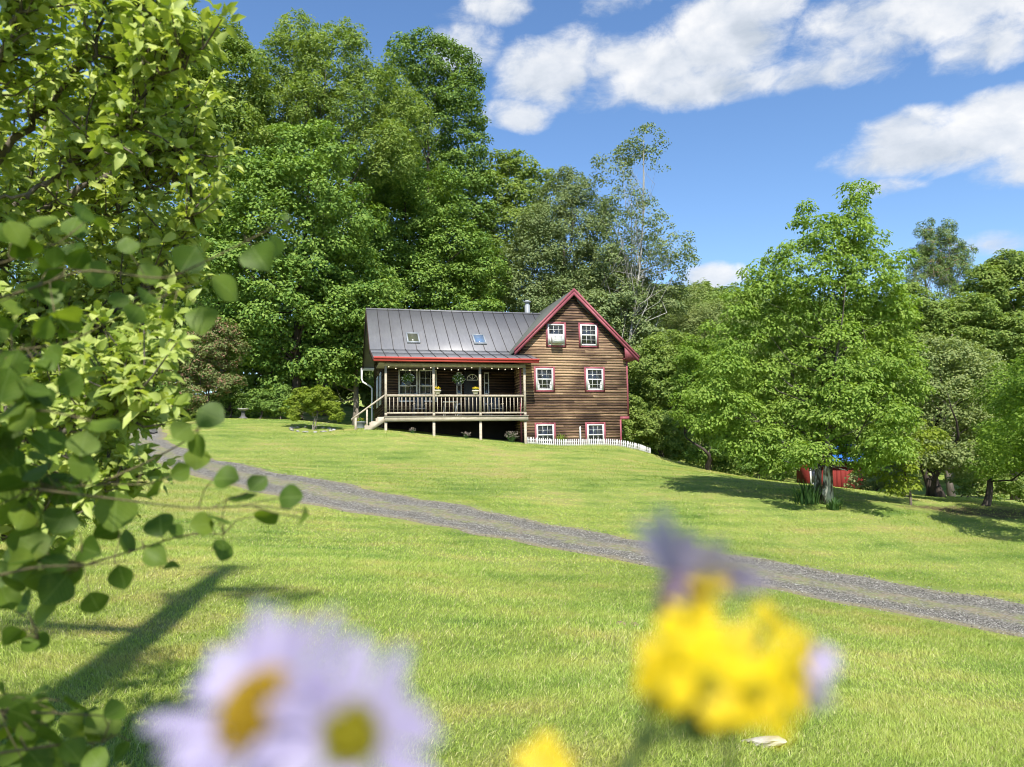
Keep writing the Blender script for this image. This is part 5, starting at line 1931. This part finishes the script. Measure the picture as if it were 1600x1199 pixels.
# ------------------------------------------------------------------ wild flowers right in front of the lens
M_RAY = leaf_mat('lavender_ray', (.29, .25, .42), (.43, .385, .56), .35, .6, .2, tcol=(1, 1, 1))
M_RAYDEEP = leaf_mat('violet_ray', (.42, .36, .58), (.54, .48, .70), .35, .6, .2, tcol=(1, 1, 1))
M_DISC = paint_mat('ochre_disc', (.36, .23, .012), .7, .2, .2, 900)
M_DISCG = paint_mat('olive_disc', (.27, .24, .010), .7, .25, .2, 900)
M_STEM = leaf_mat('green_stem', (.09, .15, .05), (.16, .23, .08), .2)
M_MUSTARD = leaf_mat('mustard_petal', (.56, .37, .004), (.70, .53, .006), .35, .5, .3, tcol=(1, 1, .6))
M_CALYX = paint_mat('purple_brown_calyx', (.10, .07, .10), .7, .2)


def basis(nrm):
    nrm = norm(np.array(nrm, float))
    a = norm(np.cross(nrm, (0.2, .9, .3)))
    return nrm, a, np.cross(nrm, a)


def daisy(root, O_, c, nrm, R, rdisc, nray, mat, dmat, cone=.15, seed=0, wd=.16):
    r = np.random.default_rng(seed)
    nrm, a, b = basis(nrm)
    mb = MB()
    for ring in (0, 1):
        for i in range(nray if ring == 0 else nray // 2):
            th = 2 * math.pi * (i * (1 + ring) + .5 * ring) / nray + r.normal(0, .09)
            d = a * math.cos(th) + b * math.sin(th)
            s = np.cross(nrm, d)
            L = R * r.uniform(.72, 1.06)
            cn = cone + r.normal(0, .08)
            w_ = R * wd * .5 * r.uniform(.8, 1.2)
            pts = [d * rdisc * .8 - nrm * .0004 * ring, d * (rdisc + (L - rdisc) * .5) + nrm * cn * L * .4, d * L * .92 + nrm * cn * L * .75, d * L + nrm * cn * L * .8]
            v = []
            for p_, q in zip(pts, (.5, 1, .8, .3)):
                v += [c + p_ - s * w_ * q, c + p_ + s * w_ * q]
            mb.add(v, [[0, 1, 3, 2], [2, 3, 5, 4], [4, 5, 7, 6]])
    fl = MB()
    # domed disc of tiny florets
    for i in range(90):
        q = math.sqrt((i + .5) / 90)
        th = i * 2.39996
        p_ = c + (a * math.cos(th) + b * math.sin(th)) * rdisc * q + nrm * rdisc * .55 * (1 - q * q)
        fl.add(*pebbles(np.array([p_]), np.array([rdisc * .14])))
    fl.lathe([(rdisc * .2, 0), (rdisc, .0)], (0, 0, 0), 12)
    vv = fl.v[-1]
    fl.v[-1] = c + vv[:, :1] * a + vv[:, 1:2] * b + vv[:, 2:] * nrm
    petals = mb.build('petals', mat, root)
    disc = fl.build('flower_disc', dmat, root)
    return petals, disc


def stem(root, pts, r=.0012):
    MB().tube(pts, r, 8).build('stem', M_STEM, root, True)


def flower_root(name, label, cat, c, group=None):
    g_ = np.array((c[0], c[1] + .02, gz(c[0], c[1] + .02)))
    return thing(name, label, cat, tuple(g_), 0, group), g_


GF = 'blurred pale daisies in front of the lens'
c1 = at(402, 1108, .128)
f1, o1 = flower_root('fleabane_flower', 'pale lavender daisy tilted so its ochre disc shows as a crescent', 'flower', c1, GF)
daisy(f1, o1, c1 - o1, (-.40, -.60, .70), .0192, .0074, 22, M_RAY, M_DISC, .20, 1, .16)
stem(f1, [(0, 0, 0), (.01, .01, .7), (c1 - o1) * np.array((.9, .9, .97)), c1 - o1 - np.array((0, 0, .001))])
c2 = at(548, 1146, .118)
f2, o2 = flower_root('fleabane_flower', 'pale lavender daisy facing the lens with a round olive disc', 'flower', c2, GF)
daisy(f2, o2, c2 - o2, (.05, -.95, .28), .0142, .0048, 18, M_RAY, M_DISCG, .10, 2, .20)
stem(f2, [(0, 0, 0), (.0, .012, .7), (c2 - o2) + np.array((0, .012, -.03)), c2 - o2 + np.array((0, .001, -.001))])
# yellow mustard cluster
cm = at(1115, 1050, .145)
my, om = flower_root('mustard_flower', 'cluster of bright yellow blossoms blurred close to the lens', 'flower', cm, 'blurred yellow flowers')
for i, (px, py, Y, R, nr) in enumerate([(1046, 1034, .145, .0064, (-.3, -.9, .3)), (1095, 1075, .138, .0078, (0, -1, .2)), (1165, 1090, .14, .0066, (.3, -.9, .2)), (1070, 980, .15, .0054, (-.1, -.6, .8)), (1135, 1034, .146, .0062, (.2, -.8, .5)),
                                     (1196, 992, .152, .0050, (.5, -.5, .7)), (1205, 1118, .142, .0058, (.4, -.9, 0)), (1245, 1035, .15, .0050, (.7, -.6, .4)), (1035, 1085, .142, .0058, (-.5, -.8, .1)), (1140, 1115, .140, .0054, (0, -1, -.1)), (1100, 930, .152, .0042, (0, -.3, 1)), (1215, 1065, .146, .0060, (.5, -.8, .2))]):
    c_ = at(px + 8, py - 16, Y) - om
    nrm, a, b = basis(nr)
    mb = MB()
    for k_ in range(4):
        th = k_ * math.pi / 2 + i * .7
        d = a * math.cos(th) + b * math.sin(th)
        s = np.cross(nrm, d)
        v = [c_ + d * R * .12 - s * R * .1, c_ + d * R * .12 + s * R * .1]
        for q, w_, h in ((.45, .36, .10), (.8, .46, .16), (1.0, .26, .14)):
            v += [c_ + d * R * q - s * R * w_ + nrm * R * h, c_ + d * R * q + s * R * w_ + nrm * R * h]
        mb.add(v, [[0, 1, 3, 2], [2, 3, 5, 4], [4, 5, 7, 6]])
    bl_ = mb.build('blossom', M_MUSTARD, my)
    mb = MB()
    for k_ in range(6):
        th = k_ * 1.05
        mb.tube([c_, c_ + nrm * R * .45 + (a * math.cos(th) + b * math.sin(th)) * R * .18], R * .085, 5)
    mb.build('stamens', M_DISCG, bl_)
    MB().tube([c_ - nrm * .0006, c_ - nrm * .006 + np.array((0, .002, -.004)), at(1085, 1140, .15) - om + np.array((0, .003, -.004))], .0006, 6).build('flower_stalk', M_STEM, my, True)
stem(my, [(0, 0, 0), (.01, .01, .8), at(960, 1215, .165) - om, at(1020, 1150, .155) - om, at(1085, 1140, .15) - om], .0014)
# violet flower heads behind the yellow cluster
GV = 'blurred violet flowers'
for (px, py, Y, nr, R, lab, sd) in ((1074, 910, .158, (.50, .35, .80), .0150, 'violet flower rising behind the top of the yellow cluster', 5), (1252, 1045, .150, (.8, .2, -.3), .0070, 'small violet flower at the right side of the yellow cluster', 6)):
    c_ = at(px, py, Y)
    vr, vo = flower_root('aster_flower', lab, 'flower', c_, GV)
    daisy(vr, vo, c_ - vo, nr, R, R * .3, 26, M_RAYDEEP, M_CALYX, .55, sd, .2)
    n_, a, b = basis(nr)
    mb = MB()
    mb.lathe([(R * .10, -R * .62), (R * .26, -R * .5), (R * .34, -R * .2), (R * .28, .0)], (0, 0, 0), 12)
    vv = mb.v[0]
    mb.v[0] = (c_ - vo) + vv[:, :1] * a + vv[:, 1:2] * b + vv[:, 2:] * n_
    mb.build('calyx', M_CALYX, vr, True)
    stem(vr, [(0, 0, 0), (.0, .012, .8), c_ - vo - n_ * R * 2 + np.array((0, .01, -.02)), c_ - vo - n_ * R * .6], .0010)
c_ = at(850, 1192, .15)
sy, oy = flower_root('mustard_flower', 'single small yellow blossom at the bottom edge, apart from the cluster', 'flower', c_, 'blurred yellow flowers')
nrm, a, b = basis((-.1, -.9, .5))
for k_ in range(4):
    mb = MB()
    th = k_ * math.pi / 2
    d = a * math.cos(th) + b * math.sin(th)
    s = np.cross(nrm, d)
    R = .0050
    v = [c_ - oy + d * R * .1 - s * R * .1, c_ - oy + d * R * .1 + s * R * .1]
    for q, w_, h in ((.45, .36, .1), (.8, .46, .16), (1.0, .26, .14)):
        v += [c_ - oy + d * R * q - s * R * w_ + nrm * R * h, c_ - oy + d * R * q + s * R * w_ + nrm * R * h]
    mb.add(v, [[0, 1, 3, 2], [2, 3, 5, 4], [4, 5, 7, 6]])
    mb.build('petal', M_MUSTARD, sy)
stem(sy, [(0, 0, 0), (.0, .01, .8), c_ - oy + np.array((.001, .006, -.02)), c_ - oy])
